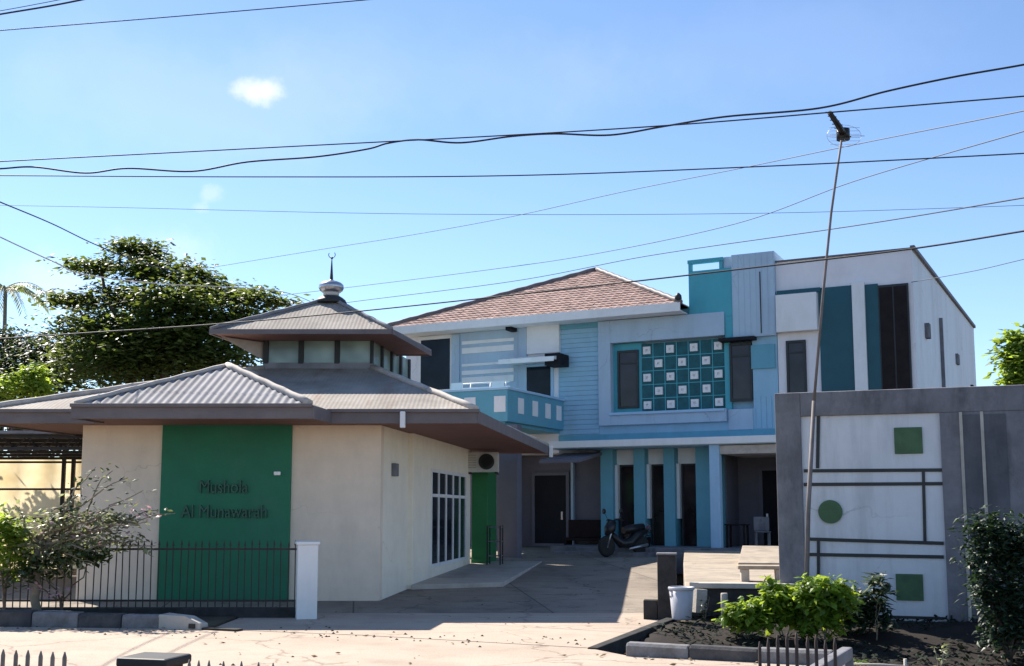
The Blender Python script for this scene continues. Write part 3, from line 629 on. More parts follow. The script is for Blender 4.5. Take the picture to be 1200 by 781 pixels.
# --- left wing (white)
lw = BP(); lw.box(-9.05,-3.42,.0,9,3.4,7.55); leftw = lw.build('left_wing_wall', 'whitewing', hallb, bevel=.01)
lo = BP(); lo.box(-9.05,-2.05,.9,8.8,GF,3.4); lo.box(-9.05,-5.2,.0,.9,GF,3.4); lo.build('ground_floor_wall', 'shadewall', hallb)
# dark opening at the left end
fr_ = fbox(490,529,394,459,-.05,0.0); wdw = fr_.build('window', 'white', hallb); fbox(493,527,398,457,-.062,-.051).build('pane', 'glass', wdw)
# louvred white shutter bay between two posts
fbox(529,538,392,459,-.10,0).build('post', 'peri', hallb, bevel=.01)
lv = BP()
a0, a1 = onf(539,430)[0], onf(605,430)[0]
fbox(538,607,388,460,-.035,0).build('shutter_panel', 'peri', hallb)
random.seed(3)
for py0, py1 in ((398,402),(406,413),(425,428),(433,438),(441,449)): fbox(541,602,py0,py1,-.065,-.035,lv)
lv.build('louvre', 'white', hallb, bevel=.008)
fbox(607,617,380,460,-.08,0).build('post', 'peri', hallb, bevel=.01)
fbox(617,655,378,414,-.14,0).build('wall_panel', 'white', hallb, bevel=.01)
# window below it with an awning
fr_ = fbox(612,648,427,470,-.06,0); wdw = fr_.build('window', 'lightblue', hallb); fbox(615,645,430,470,-.072,-.061).build('pane', 'glass', wdw)
aw = BP(); A = onf(585,424,-.9)[0]; B = onf(650,424,-.9)[0]; zz = onf(617,421,-.9)[1]
aw.prism([(A,-.95),(B,-.95),(B-.05,0),(A+.0,0)], zz-.05, [zz+.02,zz+.02,zz+.22,zz+.22]); aw.box(A,B,-.97,-.95,zz-.12,zz+.03); awn = aw.build('awning', 'white', hallb, bevel=.008)
fbox(638,656,414,428,-.75,-.05).build('awning_box', 'dark', hallb, bevel=.015)
p_ = onf(598,383,-.3); BP().box(p_[0]-.11,p_[0]+.11,-.45,-.0,p_[1]-.14,p_[1]+.10).build('floodlight', 'dark', hallb, bevel=.03)
# --- balcony (roof terrace over the parking bay)
bz0, bz1 = 4.12, 5.02
ur_, wf_ = -3.25, -3.9
ul_ = onf(470,470,wf_)[0]
bl_ = BP()
bl_.box(ul_,ur_,wf_,wf_+.14,bz0,bz1); bl_.box(ur_-.14,ur_,wf_+.14,0,bz0,bz1); bl_.box(ul_,ur_-.14,wf_+.14,0,bz0-.1,bz0+.1)
balc = bl_.build('balcony', 'cyan', hallb, bevel=.012)
cp_ = BP(); cp_.box(ul_-.05,ur_+.05,wf_-.05,wf_+.19,bz1,bz1+.07); cp_.box(ur_-.19,ur_+.05,wf_+.19,-.01,bz1,bz1+.07); cp_.build('coping', 'lightblue', balc, bevel=.01)
def sq_u(px): return onf(px, 478, wf_)[0]
for px in (551,586):
    u = sq_u(px); BP().box(u-.18,u+.18,wf_-.025,wf_,bz0+.27,bz0+.72).build('balcony_opening', 'white', balc)
for w_ in (-3.05,-2.1,-1.2,-.4):
    BP().box(ur_,ur_+.025,w_-.17,w_+.17,bz0+.27,bz0+.72).build('balcony_opening', 'white', balc)
# pillars under the balcony
for px0, px1 in ((583,606),):
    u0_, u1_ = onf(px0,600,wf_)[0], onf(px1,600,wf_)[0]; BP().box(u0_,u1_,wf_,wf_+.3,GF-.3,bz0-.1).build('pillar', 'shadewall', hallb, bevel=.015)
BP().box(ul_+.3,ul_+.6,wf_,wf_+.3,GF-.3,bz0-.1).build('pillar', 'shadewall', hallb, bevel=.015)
# door under the balcony
dz = [onf(615,557,.0), onf(651,630,.0)]
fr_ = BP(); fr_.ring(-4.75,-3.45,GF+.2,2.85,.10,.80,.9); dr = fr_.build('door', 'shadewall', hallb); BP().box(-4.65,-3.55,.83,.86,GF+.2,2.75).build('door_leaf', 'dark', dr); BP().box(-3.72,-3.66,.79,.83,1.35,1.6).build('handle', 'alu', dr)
BP().box(-3.36,-3.28,.76,.9,GF,3.3).build('downpipe', 'peri', hallb)
# --- blue centre block
cb = BP(); cb.box(-3.42,-1.62,0,9,3.62,7.62); cb.box(-1.62,2.72,.22,9,3.62,7.62); cb.box(2.72,3.44,0,9,3.62,7.62)
cb.box(-1.62,2.72,0,.22,3.62,4.55); cb.box(-1.62,2.72,0,.22,6.75,7.62)
blue = cb.build('centre_wall', 'blue', hallb, bevel=.006)
BP().box(-3.42,.86,-.03,0,7.28,7.62).build('teal_band', 'cyan', hallb); BP().box(-3.42,3.44,-.028,0,3.62,3.95).build('teal_band', 'cyan', hallb)
sd = BP()
for i in range(22):
    z = 3.98 + i*.15; sd.extr([(-3.40,-.004,z),(-3.40,-.03,z),(-3.40,-.012,z+.135),(-3.40,-.004,z+.135)], (1.34,0,0))
sd.build('plank_siding', 'blue', hallb)
# raised frame round the windows
rf = BP(); rf.box(-2.02,-1.62,-.16,0,4.2,7.42); rf.box(-1.62,1.95,-.16,0,6.72,7.42); rf.box(-1.62,1.95,-.16,0,4.2,4.58); rf.build('window_surround', 'peri', hallb, bevel=.012)
BP().box(-1.66,1.92,-.24,-.16,4.50,4.58).build('sill', 'lightblue', hallb, bevel=.01)
BP().box(-1.62,-.70,.12,.22,4.58,6.72).build('reveal', 'teal', hallb); BP().box(1.88,2.06,.05,.22,4.55,6.75).build('reveal', 'teal', hallb)
def window(u0, u1, z0, z1, w_, fm_='darkframe', pm='browng', t=.07, mull=None):
    f_ = BP(); f_.ring(u0,u1,z0,z1,t,w_-.06,w_)
    if mull: f_.box(u0+t,u1-t,w_-.05,w_,mull-.025,mull+.025)
    f = f_.build('window', fm_, hallb); BP().box(u0+t-.01,u1-t+.01,w_-.025,w_-.015,z0+t-.01,z1-t+.01).build('pane', pm, f); return f
window(-1.48,-.80,4.72,6.50,.12, mull=6.1); window(2.04,2.70,4.78,6.48,.05, mull=6.1)
BP().box(1.80,2.86,-.30,.06,6.52,6.62).build('window_hood', 'dark', hallb, bevel=.01)
# breeze-block screen, staggered white blocks
gs = BP(); gs.box(-.70,1.88,.10,.22,4.58,6.66); scr = gs.build('breeze_screen', 'tealblock', hallb)
gl = BP()
for i in range(1,7): gl.box(-.70+i*.368-.012,-.70+i*.368+.012,.085,.10,4.58,6.66)
for j in range(1,5): gl.box(-.70,1.88,.087,.0998,4.58+j*.416-.011,4.58+j*.416+.011)
gl.build('screen_joint', 'teal', scr)
bm_ = None
for j in range(5):
    for i in range(7):
        if (i+j) % 2: continue
        u = -.70+(i+.5)*.368; z = 6.66-(j+.5)*.416
        q = BP(); q.ring(u-.115,u+.115,z-.115,z+.115,.078,.03,.10); q.box(u-.04,u+.04,.08,.10,z-.04,z+.04); q.build('breeze_block', 'white', scr)
rb = BP()
for i in range(3): rb.box(1.97,2.72,-.02,0,4.0+.0*i,4.01)
# --- tower
tw = BP(); tw.box(.88,2.20,-.10,4.5,7.28,8.72); tw.box(1.955,2.20,-.10,0,6.62,7.28); tw.box(.88,1.955,-.10,0,7.425,7.28)
tw.box(.88,.98,-.10,.05,8.72,9.05); tw.box(1.82,1.92,-.10,.05,8.72,8.95)
tower = tw.build('tower', 'teal', hallb, bevel=.01)
BP().box(.86,1.94,-.12,.07,8.95,9.06).build('parapet_rail', 'teal', tower, bevel=.008)
pt = BP(); pt.box(2.20,3.45,-.14,4.5,6.62,9.08); pt.box(1.93,2.20,-.02,4.45,8.725,9.07); pt.box(1.98,2.70,-.05,0,3.95,4.55)
ptw = pt.build('tower_slab', 'peri', hallb, bevel=.01)
vs = BP()
for i in range(7): vs.box(2.24+i*.172,2.39+i*.172,-.148,-.14,6.66,9.04)
vs.build('vertical_siding', 'peri', ptw)
vs = BP()
for i in range(9): vs.box(2.02+i*.155,2.155+i*.155,-.012,-.0,3.97,4.9 if i > 4 else 4.55)
vs.build('vertical_siding', 'blue', blue)
BP().box(3.02,3.05,-.165,-.148,6.7,8.5).build('downpipe', 'darkframe', ptw)
fbox(880,908,404,432,-.06,0).build('teal_block', 'cyan', hallb, bevel=.01)
# --- right wing (white): the side wall follows the splayed plot line
E1 = local(at(1141,385,43.0)); E0 = (7.19,0,8.76)
rw = BP(); rw.prism([(3.45,.02),(7.19,.02),(7.19,.3),(3.45,.3)], -.1, 8.76); rwall = rw.build('right_wing_wall', 'whitewing', hallb, bevel=.01)
rs = BP(); rs.prism([(6.9,.3),(7.19,.021),(E1[0],E1[1]),(3.45,E1[1]),(3.45,.3)], -.1, [8.74,8.74,E1[2],E1[2],8.74]); rs.build('right_side_wall', 'whiteside', hallb)
eg = BP(); d = Vector((E1[0]-7.19,E1[1],E1[2]-8.76))
eg.extr([(7.15,.0,8.76),(7.27,-.02,8.76),(7.27,-.02,8.86),(7.15,.0,8.86)], tuple(d)); eg.box(3.46,7.2,-.04,.1,8.761,8.80)
eg.build('roof_edge', 'fascia', hallb)
ln = Vector((d.y,-d.x,0)).normalized()
def onside(t, z, s, hgt, th_=.04):
    p_ = Vector((7.19,0,0))+Vector((d.x,d.y,0))*t; q_ = Vector((d.x,d.y,0)).normalized()*s
    return BP().extr([tuple(p_+Vector((0,0,z))), tuple(p_+q_+Vector((0,0,z))), tuple(p_+q_+Vector((0,0,z+hgt))), tuple(p_+Vector((0,0,z+hgt)))], tuple(ln*th_))
onside(.12,6.55,.35,.42,.12).build('wall_lamp', 'concrete', hallb); onside(.33,5.0,.10,2.6,.10).build('downpipe', 'concrete', hallb)
onside(.58,6.6,.5,.35,.08).build('vent', 'concrete', hallb); onside(.86,5.4,.8,.9,.08).build('vent', 'dark', hallb)
# protruding white box, recess strips, tall panels
fbox(909,957,344,388,-.28,.02).build('protruding_box', 'white', hallb, bevel=.012)
fbox(910,961,339,344,-.10,.019).build('shadow_strip', 'dteal', hallb)
fbox(961,1000,336,470,-.03,.018).build('tall_panel', 'dteal', hallb, label='wide dark teal vertical panel')
fbox(1000,1015,330,470,-.14,.017).build('fin', 'white', hallb, bevel=.01)
fbox(1015,1031,333,470,-.05,.016).build('tall_panel', 'dteal', hallb, label='narrow dark teal vertical panel')
bw = fbox(1031,1067,333,470,-.04,.015); bwo = bw.build('window', 'darkframe', hallb, label='tall dark brown vertical window')
a, b_ = onf(1031,400), onf(1067,400)
for i in range(2):
    BP().box(a[0]+.04+i*(b_[0]-a[0]-.04)/2, a[0]+(i+1)*(b_[0]-a[0]-.04)/2, -.05,-.041, 4.9, 7.75).build('pane', 'brown', bwo)
a, b_ = onf(921,400), onf(946,457); window(a[0],b_[0],4.6,a[1],.02, mull=6.1)
# --- canopy over the entrance
cn = BP(); cn.box(-3.25,3.75,-1.05,0,3.48,3.62); can = cn.build('canopy', 'lightblue', hallb, bevel=.012)
BP().box(-3.27,3.77,-1.12,-1.05,3.50,3.70).build('canopy_edge', 'white', can, bevel=.01)
sl = BP(); sl.prism([(-3.2,-1.9),(-1.95,-1.9),(-1.95,-.1),(-3.2,-.1)], [3.02,3.02,3.3,3.3],[3.12,3.12,3.40,3.40]); sl.build('lean_to', 'shadewall', hallb)
# --- entrance: pilasters, white heads, tall dark windows
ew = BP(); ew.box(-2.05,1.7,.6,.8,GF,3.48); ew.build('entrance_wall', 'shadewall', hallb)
for a, b_ in ((-2.02,-1.62),(-.95,-.60),(-.01,.33),(.97,1.66)):
    BP().box(a,b_,-.06,.6,GF,3.48).build('pilaster', 'cyan', hallb, bevel=.012)
for a, b_ in ((-1.62,-.95),(-.60,-.01),(.33,.97)):
    BP().box(a,b_,.30,.6,3.02,3.48).build('window_head', 'white', hallb)
    BP().box(a+.002,a+.09,.12,.3,1.40,3.02).build('jamb', 'white', hallb)
    f_ = BP(); f_.ring(a+.09,b_-.02,GF+.15,3.02,.05,.30,.40); f = f_.build('window', 'darkframe', hallb)
    BP().box(a+.13,b_-.06,.36,.37,GF+.2,2.98).build('pane', 'browng', f)
BP().box(1.66,1.95,-.98,-.72,GF,3.48).build('column', 'lightblue', hallb, bevel=.012)
BP().box(1.60,2.0,-1.02,-.68,GF,GF+.3).build('column_base', 'cyan', hallb, bevel=.012)
# right porch recess
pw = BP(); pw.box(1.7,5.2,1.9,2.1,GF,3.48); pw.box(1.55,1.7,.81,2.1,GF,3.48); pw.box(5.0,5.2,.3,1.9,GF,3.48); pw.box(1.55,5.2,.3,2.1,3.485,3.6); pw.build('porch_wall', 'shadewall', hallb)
BP().box(1.95,4.2,-.9,1.9,3.22,3.46).build('porch_lintel', 'hipcap', hallb)
f_ = BP(); f_.ring(2.35,4.3,GF,2.95,.12,1.78,1.9); f = f_.build('door', 'shadewall', hallb); BP().box(2.47,4.18,1.82,1.84,GF,2.83).build('door_leaf', 'dark', f); BP().box(2.56,2.62,1.77,1.82,1.3,1.55).build('handle', 'alu', f)
# entrance step
st = BP(); st.box(-3.0,4.2,-1.6,1.9,-.1,.60); st.box(-2.8,4.0,-2.0,-1.6,-.1,.48); st.build('entrance_step', 'concrete', hallb, bevel=.015)
# --- tiled hip roof
ez = 7.66
EA, EB_ = (-9.55,-.8,ez), (.84,-.8,ez); EC, ED = (.84,9.2,ez), (-9.55,9.2,ez)
pk = onf(699,317,3.6); pu, pz = pk[0], pk[1]
PK1 = (pu,3.6,pz); PK2 = (pu,5.0,pz)
def rb_(P): return [(p[0],p[1],p[2]-.42) for p in P]
tr = MB(); tiles(tr, rb_([EA,EB_,PK1])); tiles(tr, rb_([EB_,EC,PK2,PK1])); tiles(tr, rb_([EC,ED,PK2])); tiles(tr, rb_([ED,EA,PK1,PK2]))
troof = tr.build('tiled_roof', 'tile', hallb)
ub = MB()
for poly in ([EA,EB_,PK1],[EB_,EC,PK2,PK1],[EC,ED,PK2],[ED,EA,PK1,PK2]): ub.face([(p[0],p[1],p[2]-.03) for p in rb_(poly)])
ub.build('roof_underlay', 'fascia', troof)
hp = MB()
for a, b_ in ((EA,PK1),(EB_,PK1),(PK1,PK2)):
    a, b_ = Vector(rb_([a])[0]), Vector(rb_([b_])[0]); hp.tube([a.lerp(b_, i/24)+Vector((0,0,.03+.02*(i % 2))) for i in range(25)], .085, n=8)
hp.build('ridge_tiles', 'fascia', troof)
ff = BP(); ff.box(-9.55,.84,-.84,-.8,7.42,7.68); ff.box(-9.59,-9.55,-.84,9.2,7.42,7.68); ff.build('roof_fascia', 'white', hallb, bevel=.008)
BP().box(-9.5,.82,-.8,0,7.44,7.47).build('roof_soffit', 'white', hallb)
q = BP(); q.lathe([(.05,0),(.11,.06),(.10,.16),(.03,.24)], (.78,-.8,7.72), 10); q.build('roof_finial', 'darkframe', hallb)
# --- drying rack on the terrace
bx = world(-4.5,-3.0,5.0)
rk = empty('drying_rack', world(-4.55,-3.1,4.22), -TH, 'white folding drying rack standing on the blue balcony', 'rack')
k = MB()
for x in (-.85,-.3,.35,.85):
    k.tube([(x,-.25,0),(x,0,1.12)], .022, n=6); k.tube([(x,.25,0),(x,0,1.12)], .022, n=6)
k.build('frame', 'white', rk)
k = MB()
for z, y in ((1.12,0),(.98,-.04),(.98,.05)): k.tube([(-.95,y,z),(.95,y,z)], .022, n=6)
k.build('rail', 'white', rk)
k = MB(); k.box(.42,.80,-.06,-.03,.80,1.14); k.box(-.95,-.55,-.06,-.03,.86,1.16); k.build('cloth', 'white', rk)
# ================================================================ SIGN WALL at the right of the drive
TS = R(20); SO = Vector((4.05,17.0,-.05))
sw = empty('sign_wall', SO, -TS, 'tall grey concrete wall with white panel, green squares and a green circle', 'wall')
def sl_(px, py, w_=0):
    u = (px-600)/F; v = (CY-py)/F; dd_ = Vector((u, CP-v*SP, SP+v*CP)); n = Vector((math.sin(TS), math.cos(TS), 0))
    P0 = SO+n*w_; k = P0.dot(n)/dd_.dot(n); q = dd_*k+Vector((0,0,H))-SO
    return (q.x*math.cos(TS)-q.y*math.sin(TS), q.z)
ST = sl_(908,461)[1]; SWD = 4.9
b = MB(); b.box(0,SWD,0,.35,-.5,ST); body = b.build('wall_body', 'concrete', sw, bevel=.02)
zt = sl_(1000,487)[1]; ut1 = sl_(1106,600)[0]; ut0 = sl_(942,600)[0]; zb = sl_(1000,733)[1]
b = MB(); b.box(0,ut0,-.07,-.001,-.5,ST-.012); b.box(ut0,SWD,-.07,-.001,zt,ST-.012); b.box(ut1,SWD,-.07,-.001,-.5,zt); b.build('surround', 'concrete', sw, bevel=.012)
b = MB(); b.box(ut0,ut1,-.02,-.002,zb,zt); wp = b.build('white_panel', 'signwhite', sw)
def sbox(px0, px1, py0, py1, w0=-.045, w1=-.021):
    a = sl_(px0,(py0+py1)/2,w0); c_ = sl_(px1,(py0+py1)/2,w0); t_ = sl_((px0+px1)/2,py0,w0)[1]; bt = sl_((px0+px1)/2,py1,w0)[1]
    return MB().box(a[0],c_[0],w0,w1,bt,t_)
sbox(1048,1081,501,532).build('green_square', 'signgreen', wp, bevel=.006); sbox(1050,1082,673,704).build('green_square', 'signgreen', wp, bevel=.006)
ce = sl_(973,600,-.04); MB().lathe([(.175,-.021),(.175,-.045)], (ce[0],0,ce[1]), 40, 'y').build('green_circle', 'signgreen', wp)
k = MB()
def band(px0, py0, px1, py1, t=.025):
    a = sl_(px0,py0,-.04); c_ = sl_(px1,py1,-.04)
    if abs(px1-px0) > abs(py1-py0): k.extr([(a[0],-.036,a[1]-t),(c_[0],-.036,c_[1]-t),(c_[0],-.036,c_[1]+t),(a[0],-.036,a[1]+t)], (0,.014,0))
    else: k.extr([(a[0]-t,-.038,a[1]),(a[0]+t,-.038,a[1]),(c_[0]+t,-.038,c_[1]),(c_[0]-t,-.038,c_[1])], (0,.016,0))
band(942,552,1105,551); band(942,568,1105,567); band(948,632,1106,637); band(948,650,1106,653); band(1082,553,1084,636,.022); band(959,487,958,549,.025); band(959,634,959,676,.022); band(1000,722,1106,725,.02)
k.build('black_stripe', 'darkframe', wp)
for px in (1131,1156):
    a = sl_(px,600,-.085)[0]; MB().box(a-.022,a+.022,-.09,-.071,-.3 if px < 1140 else .6,zt).build('pale_rib', 'concrete_l', sw, bevel=.006)
for px, s_ in ((1144,.13),(1170,.16)):
    a = sl_(px,600,-.085)[0]; MB().box(a-s_,a+s_,-.079,-.0705,-.3,zt-.04).build('dark_inset', 'concrete_d', sw)
# ================================================================ ANTENNA on a bent pole
AO = at(942,700,16.0); AO.z = -.28
an = empty('television_antenna', AO, 0, 'television antenna on a tall thin bent pole in front of the sign wall', 'antenna')
pp = [at(x, y, 16.0)-AO for x, y in ((941,700),(947,600),(954,470),(964,350),(974,250),(981,200),(986,165))]; pp[0] = Vector((0,0,0))
k = MB(); k.tube(pp[:3], [.036,.034,.030], n=10); k.tube(pp[2:], [.021,.020,.019,.018,.017], n=10); k.build('pole', 'pole', an)
tp = pp[-1]
k = MB(); e1 = at(972,132,15.7)-AO; e0 = at(990,160,16.1)-AO; k.tube([e0,(e0+e1)/2+Vector((.02,0,-.02)),e1], [.06,.045,.035], n=8); boom = k.build('boom', 'black', an, bevel=0)
k = MB(); c_ = at(988,158,16.1)-AO; k.lathe([(.10,-.08),(.10,.08)], tuple(c_), 12); k.build('junction_box', 'black', an)
k = MB()
for i in range(7):
    t = i/6; q = e0.lerp(e1, t); L_ = .10-.04*t; k.tube([q-Vector((L_,.2*L_,0)), q+Vector((L_,.2*L_,0))], .008, n=6)
k.build('director', 'darkframe', boom)
rg = at(988,159,16.2)-AO; k = MB()
for s_ in (-1,1):
    for i in range(6): k.tube([rg+Vector((-.20 if s_ < 0 else .0,.02,-.13+i*.052)), rg+Vector((.0 if s_ < 0 else .26,.02,-.13+i*.052))], .003, n=5)
k.tube([rg+Vector((-.24,.02,.0)), rg+Vector((.33,.02,0))], .005, n=5)
k.tube([rg+Vector((.26*math.cos(t)+.02,.02,.17*math.sin(t))) for t in [2*math.pi*i/24 for i in range(25)]], .003, n=5)
k.build('reflector_grid', 'alu', an)
# ================================================================ CABLES
def cable(pts, Ys, r, mat, label, group='cables strung along the street', wob=0, sub=10):
    Y0, Y1 = Ys; xs0 = pts[0][0]; xs1 = pts[-1][0]; P = []
    ctrl = [at(x, y, Y0+(Y1-Y0)*(x-xs0)/(xs1-xs0)) for x, y in pts]
    n = len(ctrl)
    for i in range(n-1):
        a = ctrl[max(i-1,0)]; b = ctrl[i]; c = ctrl[i+1]; d_ = ctrl[min(i+2,n-1)]
        for j in range(sub):
            t = j/sub; P.append(.5*((2*b)+(c-a)*t+(2*a-5*b+4*c-d_)*t*t+(3*b-a-3*c+d_)*t**3))
    P.append(ctrl[-1]); o = P[0].copy()
    m = MB(); m.tube([p-o for p in P], r, n=6)
    ob = m.build('cable', mat); ob.location = o
    return tag(ob, label, 'cable', group), P
cable([(-60,28),(0,17),(60,7),(110,-3),(170,-16)], (12,11), .011, 'cable', 'thicker black cable crossing the top left corner of the sky')
cable([(-60,22),(0,13),(80,-2),(170,-20)], (12.5,11.5), .005, 'cable_l', 'thin cable just above the thick one in the top left corner')
cable([(-60,41),(0,36),(200,20),(430,0),(640,-20)], (14,12), .007, 'cable', 'black cable sloping out of the top of the picture left of centre')
cable([(-60,193),(0,189.5),(300,174),(600,158.5),(800,146),(960,133),(1080,123),(1200,113),(1280,106)], (15,11), .0085, 'cable', 'taut black cable that the wavy bundle is wound round')
_, tw_p = cable([(-60,201),(0,198),(40,196),(100,203),(150,197.5),(225,201),(290,190),(370,184),(430,175),(455,168),(490,164),(540,167.5),(600,160),(650,157),(715,158.5),(780,148),(850,137),(960,127),(1040,107),(1120,90),(1200,76),(1280,60)], (14.9,11.4), [.010]*0 or .012, 'cable', 'thick wavy black cable bundle sagging across the whole sky')
cable([(-60,206),(0,206),(300,207.5),(600,206),(900,195),(1200,180),(1280,175)], (15,12), .008, 'cable', 'straight black cable below the wavy bundle, nearly level')
cable([(60,345),(180,325),(355,296),(480,276),(600,254),(730,225),(870,197),(1000,170),(1200,130),(1280,112)], (50,12), .010, 'cable_l', 'thin grey cable rising right and crossing the antenna pole just below its head')
cable([(60,378),(220,359),(400,338),(560,318),(690,299),(860,263),(1000,213),(1200,154),(1280,130)], (50,12), .010, 'cable_l', 'thin grey cable rising steeply to the right edge, middle of the sky')
cable([(60,402),(240,378),(405,355),(600,330),(760,300),(1000,265),(1200,232),(1280,218)], (46,12), .010, 'cable', 'black cable passing above the tiled roof and the teal tower')
cable([(-60,401),(90,391),(240,381),(390,368),(600,346),(900,312),(1067,292),(1200,271),(1280,258)], (24,12), .012, 'cable', 'black cable passing right across the tiled roof peak and the white parapet')
cable([(-60,240),(120,243),(490,251),(900,250),(1280,238)], (22,20), .005, 'cable_l', 'very faint thin cable low in the sky, almost level')
cable([(-60,212),(0,237),(60,262),(110,286),(165,308),(215,320)], (14,27), .012, 'cable', 'dark cable dropping from the left edge into the tall tree')
cable([(-60,248),(0,278),(65,308),(100,322),(190,333),(290,338),(345,346),(405,374)], (15,36), .012, 'cable_pale', 'pale cable running in front of the tall tree crown')
cable([(1068,331),(1140,318),(1200,304),(1280,286)], (29.65,22), .010, 'cable_l', 'thin cable leaving the top of the white side wall to the right')
# ================================================================ LEFT FENCE, PILLAR, KERBS
FY = 17.5; PZ = .08
pil = empty('fence_pillar', (at(358,720,17.3).x, 17.35, 0), R(14), 'short white square concrete pillar ending the iron fence', 'pillar')
k = MB(); k.box(-.155,.155,-.155,.155,-.1,1.12); k.build('shaft', 'white', pil, bevel=.012)
k = MB(); k.box(-.18,.18,-.18,.18,1.12,1.17); k.build('capstone', 'white', pil, bevel=.012)
fx0, fx1 = -9.6, pil.location.x-.17
fe = empty('iron_fence', (fx0, FY, 0), 0, 'low black iron picket fence in front of the prayer hall', 'fence')
Lf = fx1-fx0
MB().box(0,Lf,-.015,.015,1.03,1.06).build('top_rail', 'iron', fe); MB().box(0,Lf,-.015,.015,.24,.27).build('bottom_rail', 'iron', fe)
k = MB(); k.box(-1,Lf,-.09,.09,-.1,.15); k.build('fence_base', 'shaded', fe, bevel=.015)
k = MB(); k.box(-.007,.007,-.007,.007,.15,1.10); bq = k.pts([(-.016,-.012,1.10),(.016,-.012,1.10),(.016,.012,1.10),(-.016,.012,1.10),(0,0,1.19)])
k.f += [(bq,bq+1,bq+4),(bq+1,bq+2,bq+4),(bq+2,bq+3,bq+4),(bq+3,bq,bq+4)]; k.sm += [False]*4
pick = k.build('picket', 'iron', fe); nP = 56
for i in range(nP):
    o = pick if i == 0 else pick.copy()
    if i: COL.objects.link(o)
    o.parent = fe; o.location = (.06+(Lf-.1)*i/(nP-1), 0, random.uniform(-.012,.012)); o.rotation_euler = (0, random.uniform(-.012,.012), 0)
# kerb blocks, painted alternately
def kerb_block(P, Q, hgt, wid, mat, label, group, dz=0):
    P, Q = Vector((P[0],P[1],0)), Vector((Q[0],Q[1],0)); d_ = Q-P; L_ = d_.length
    m = MB(); m.extr([(0.005,-wid/2,-.3),(0.005,wid/2,-.3),(.005,wid/2-.02,hgt-.03),(.005,wid/2-.05,hgt),(.005,-wid/2+.05,hgt),(.005,-wid/2+.02,hgt-.03)], (L_-.01,0,0))
    o = m.build('kerb_block', mat, bevel=.018); o.location = P+Vector((0,0,dz)); o.rotation_euler = (random.uniform(-.03,.03), random.uniform(-.02,.02), math.atan2(d_.y,d_.x))
    return tag(o, label, 'kerb', group)
kl = [(-9.2,16.55),(-8.35,16.47),(-7.55,16.33),(-6.85,16.24),(-6.15,16.15),(-5.5,16.05),(-4.95,15.98)]
kn = ['leftmost dark kerb block at the left edge of the picture','pale kerb block under the flowering shrub stem','dark kerb block right of the shrub stem','pale kerb block left of the middle in the left kerb row','dark kerb block second from the broken end of the left row','pale kerb block next to the broken drain block']
for i, (a, b_) in enumerate(zip(kl, kl[1:])): kerb_block(a, b_, .24-.012*i, .26, 'kerbb' if i % 2 == 0 else 'kerbw', kn[i], 'kerb blocks left of the drive')
# broken hollow drain block at the end
db = empty('drain_block', (-4.62,15.87,0), R(-22), 'broken pale hollow concrete block lying at the end of the left kerb', 'block')
k = MB(); k.prism([(-.34,-.12),(.12,-.13),(.36,-.10),(.36,.10),(.1,.13),(-.34,.12)], -.1, [.19,.20,.09,.08,.18,.20]); k.build('block_body', 'concrete_l', db, bevel=.02)
k = MB(); k.box(.20,.30,-.136,-.118,.02,.085); k.build('drain_hole', 'black', db)
MB().box(.36,.95,-.06,.09,-.1,.03).build('broken_slab', 'shaded', db, bevel=.012)
for i,(x,y,s_) in enumerate(((-6.55,16.45,.30),(-7.5,16.6,.22))):
    m = MB(); m.lathe([(s_*.5,0),(s_*.95,.04),(s_,.08),(s_*.7,.12),(s_*.2,.13)], (0,0,0), 9); o = m.build('stone', 'concrete_l', bevel=.01); o.location=(x,y,.08); o.scale=(1.5,.7,.8); o.rotation_euler=(0.05,.06,i)
    tag(o, ('larger flat pale stone behind the left kerb row','smaller flat pale stone beside the flowering shrub stem')[i], 'stone', 'stones behind the left kerb')
# right kerb
kr = [(1.32,12.98),(2.0,12.73),(2.72,12.45),(3.45,12.17)]
kn = ['pale kerb block at the left end of the right-hand kerb','dark kerb block second in the right-hand kerb','pale kerb block in the middle of the right-hand kerb','dark kerb block behind the rusty pickets','pale kerb block at the right end of the right-hand kerb']
for i, (a, b_) in enumerate(zip(kr, kr[1:])): kerb_block(a, b_, .15, .22, 'kerbw' if i % 2 == 0 else 'kerbb', kn[i], 'kerb blocks right of the drive')
# dark edging that holds the drive above the drain
k = MB(); k.prism([(.90,13.55),(1.02,13.5),(2.36,16.3),(2.24,16.42)], -.35, [.02,.02,.10,.10]); tag(k.build('drain_edging', 'shaded', bevel=.012), 'shade-darkened concrete edging between drive and sunken garden', 'edging')
# ---- low wall, gate post, bucket
gpz = -.05
gpst = empty('gate_post', (at(782,700,17.2).x, 17.2, gpz), R(-10), 'short shade-darkened concrete gate post beside the drive', 'post')
k = MB(); k.box(-.14,.14,-.14,.14,-.2,1.02); k.build('shaft', 'shaded', gpst, bevel=.015); k = MB(); k.box(-.155,.155,-.155,.155,1.02,1.05); k.build('capstone', 'concrete', gpst, bevel=.01)
k = MB(); k.box(-.36,-.145,-.10,.10,-.2,.34); k.build('stub', 'shaded', gpst, bevel=.015)
lwl = empty('low_wall', (2.72,17.12,-.3), R(-9), 'low dark wall with a pale coping behind the white bucket', 'wall')
k = MB(); k.box(0,1.62,-.10,.06,-.2,.78); k.build('wall_body', 'shaded', lwl, bevel=.01); k = MB(); k.box(-.02,1.66,-.16,.10,.78,.86); k.build('coping', 'concrete_l', lwl, bevel=.012)  # wall face takes the shade-darkened concrete
bk = empty('bucket', (at(799,722,16.2).x, 16.2, soilz(3,16)+.05), .4, 'white plastic bucket standing in front of the low wall', 'bucket')
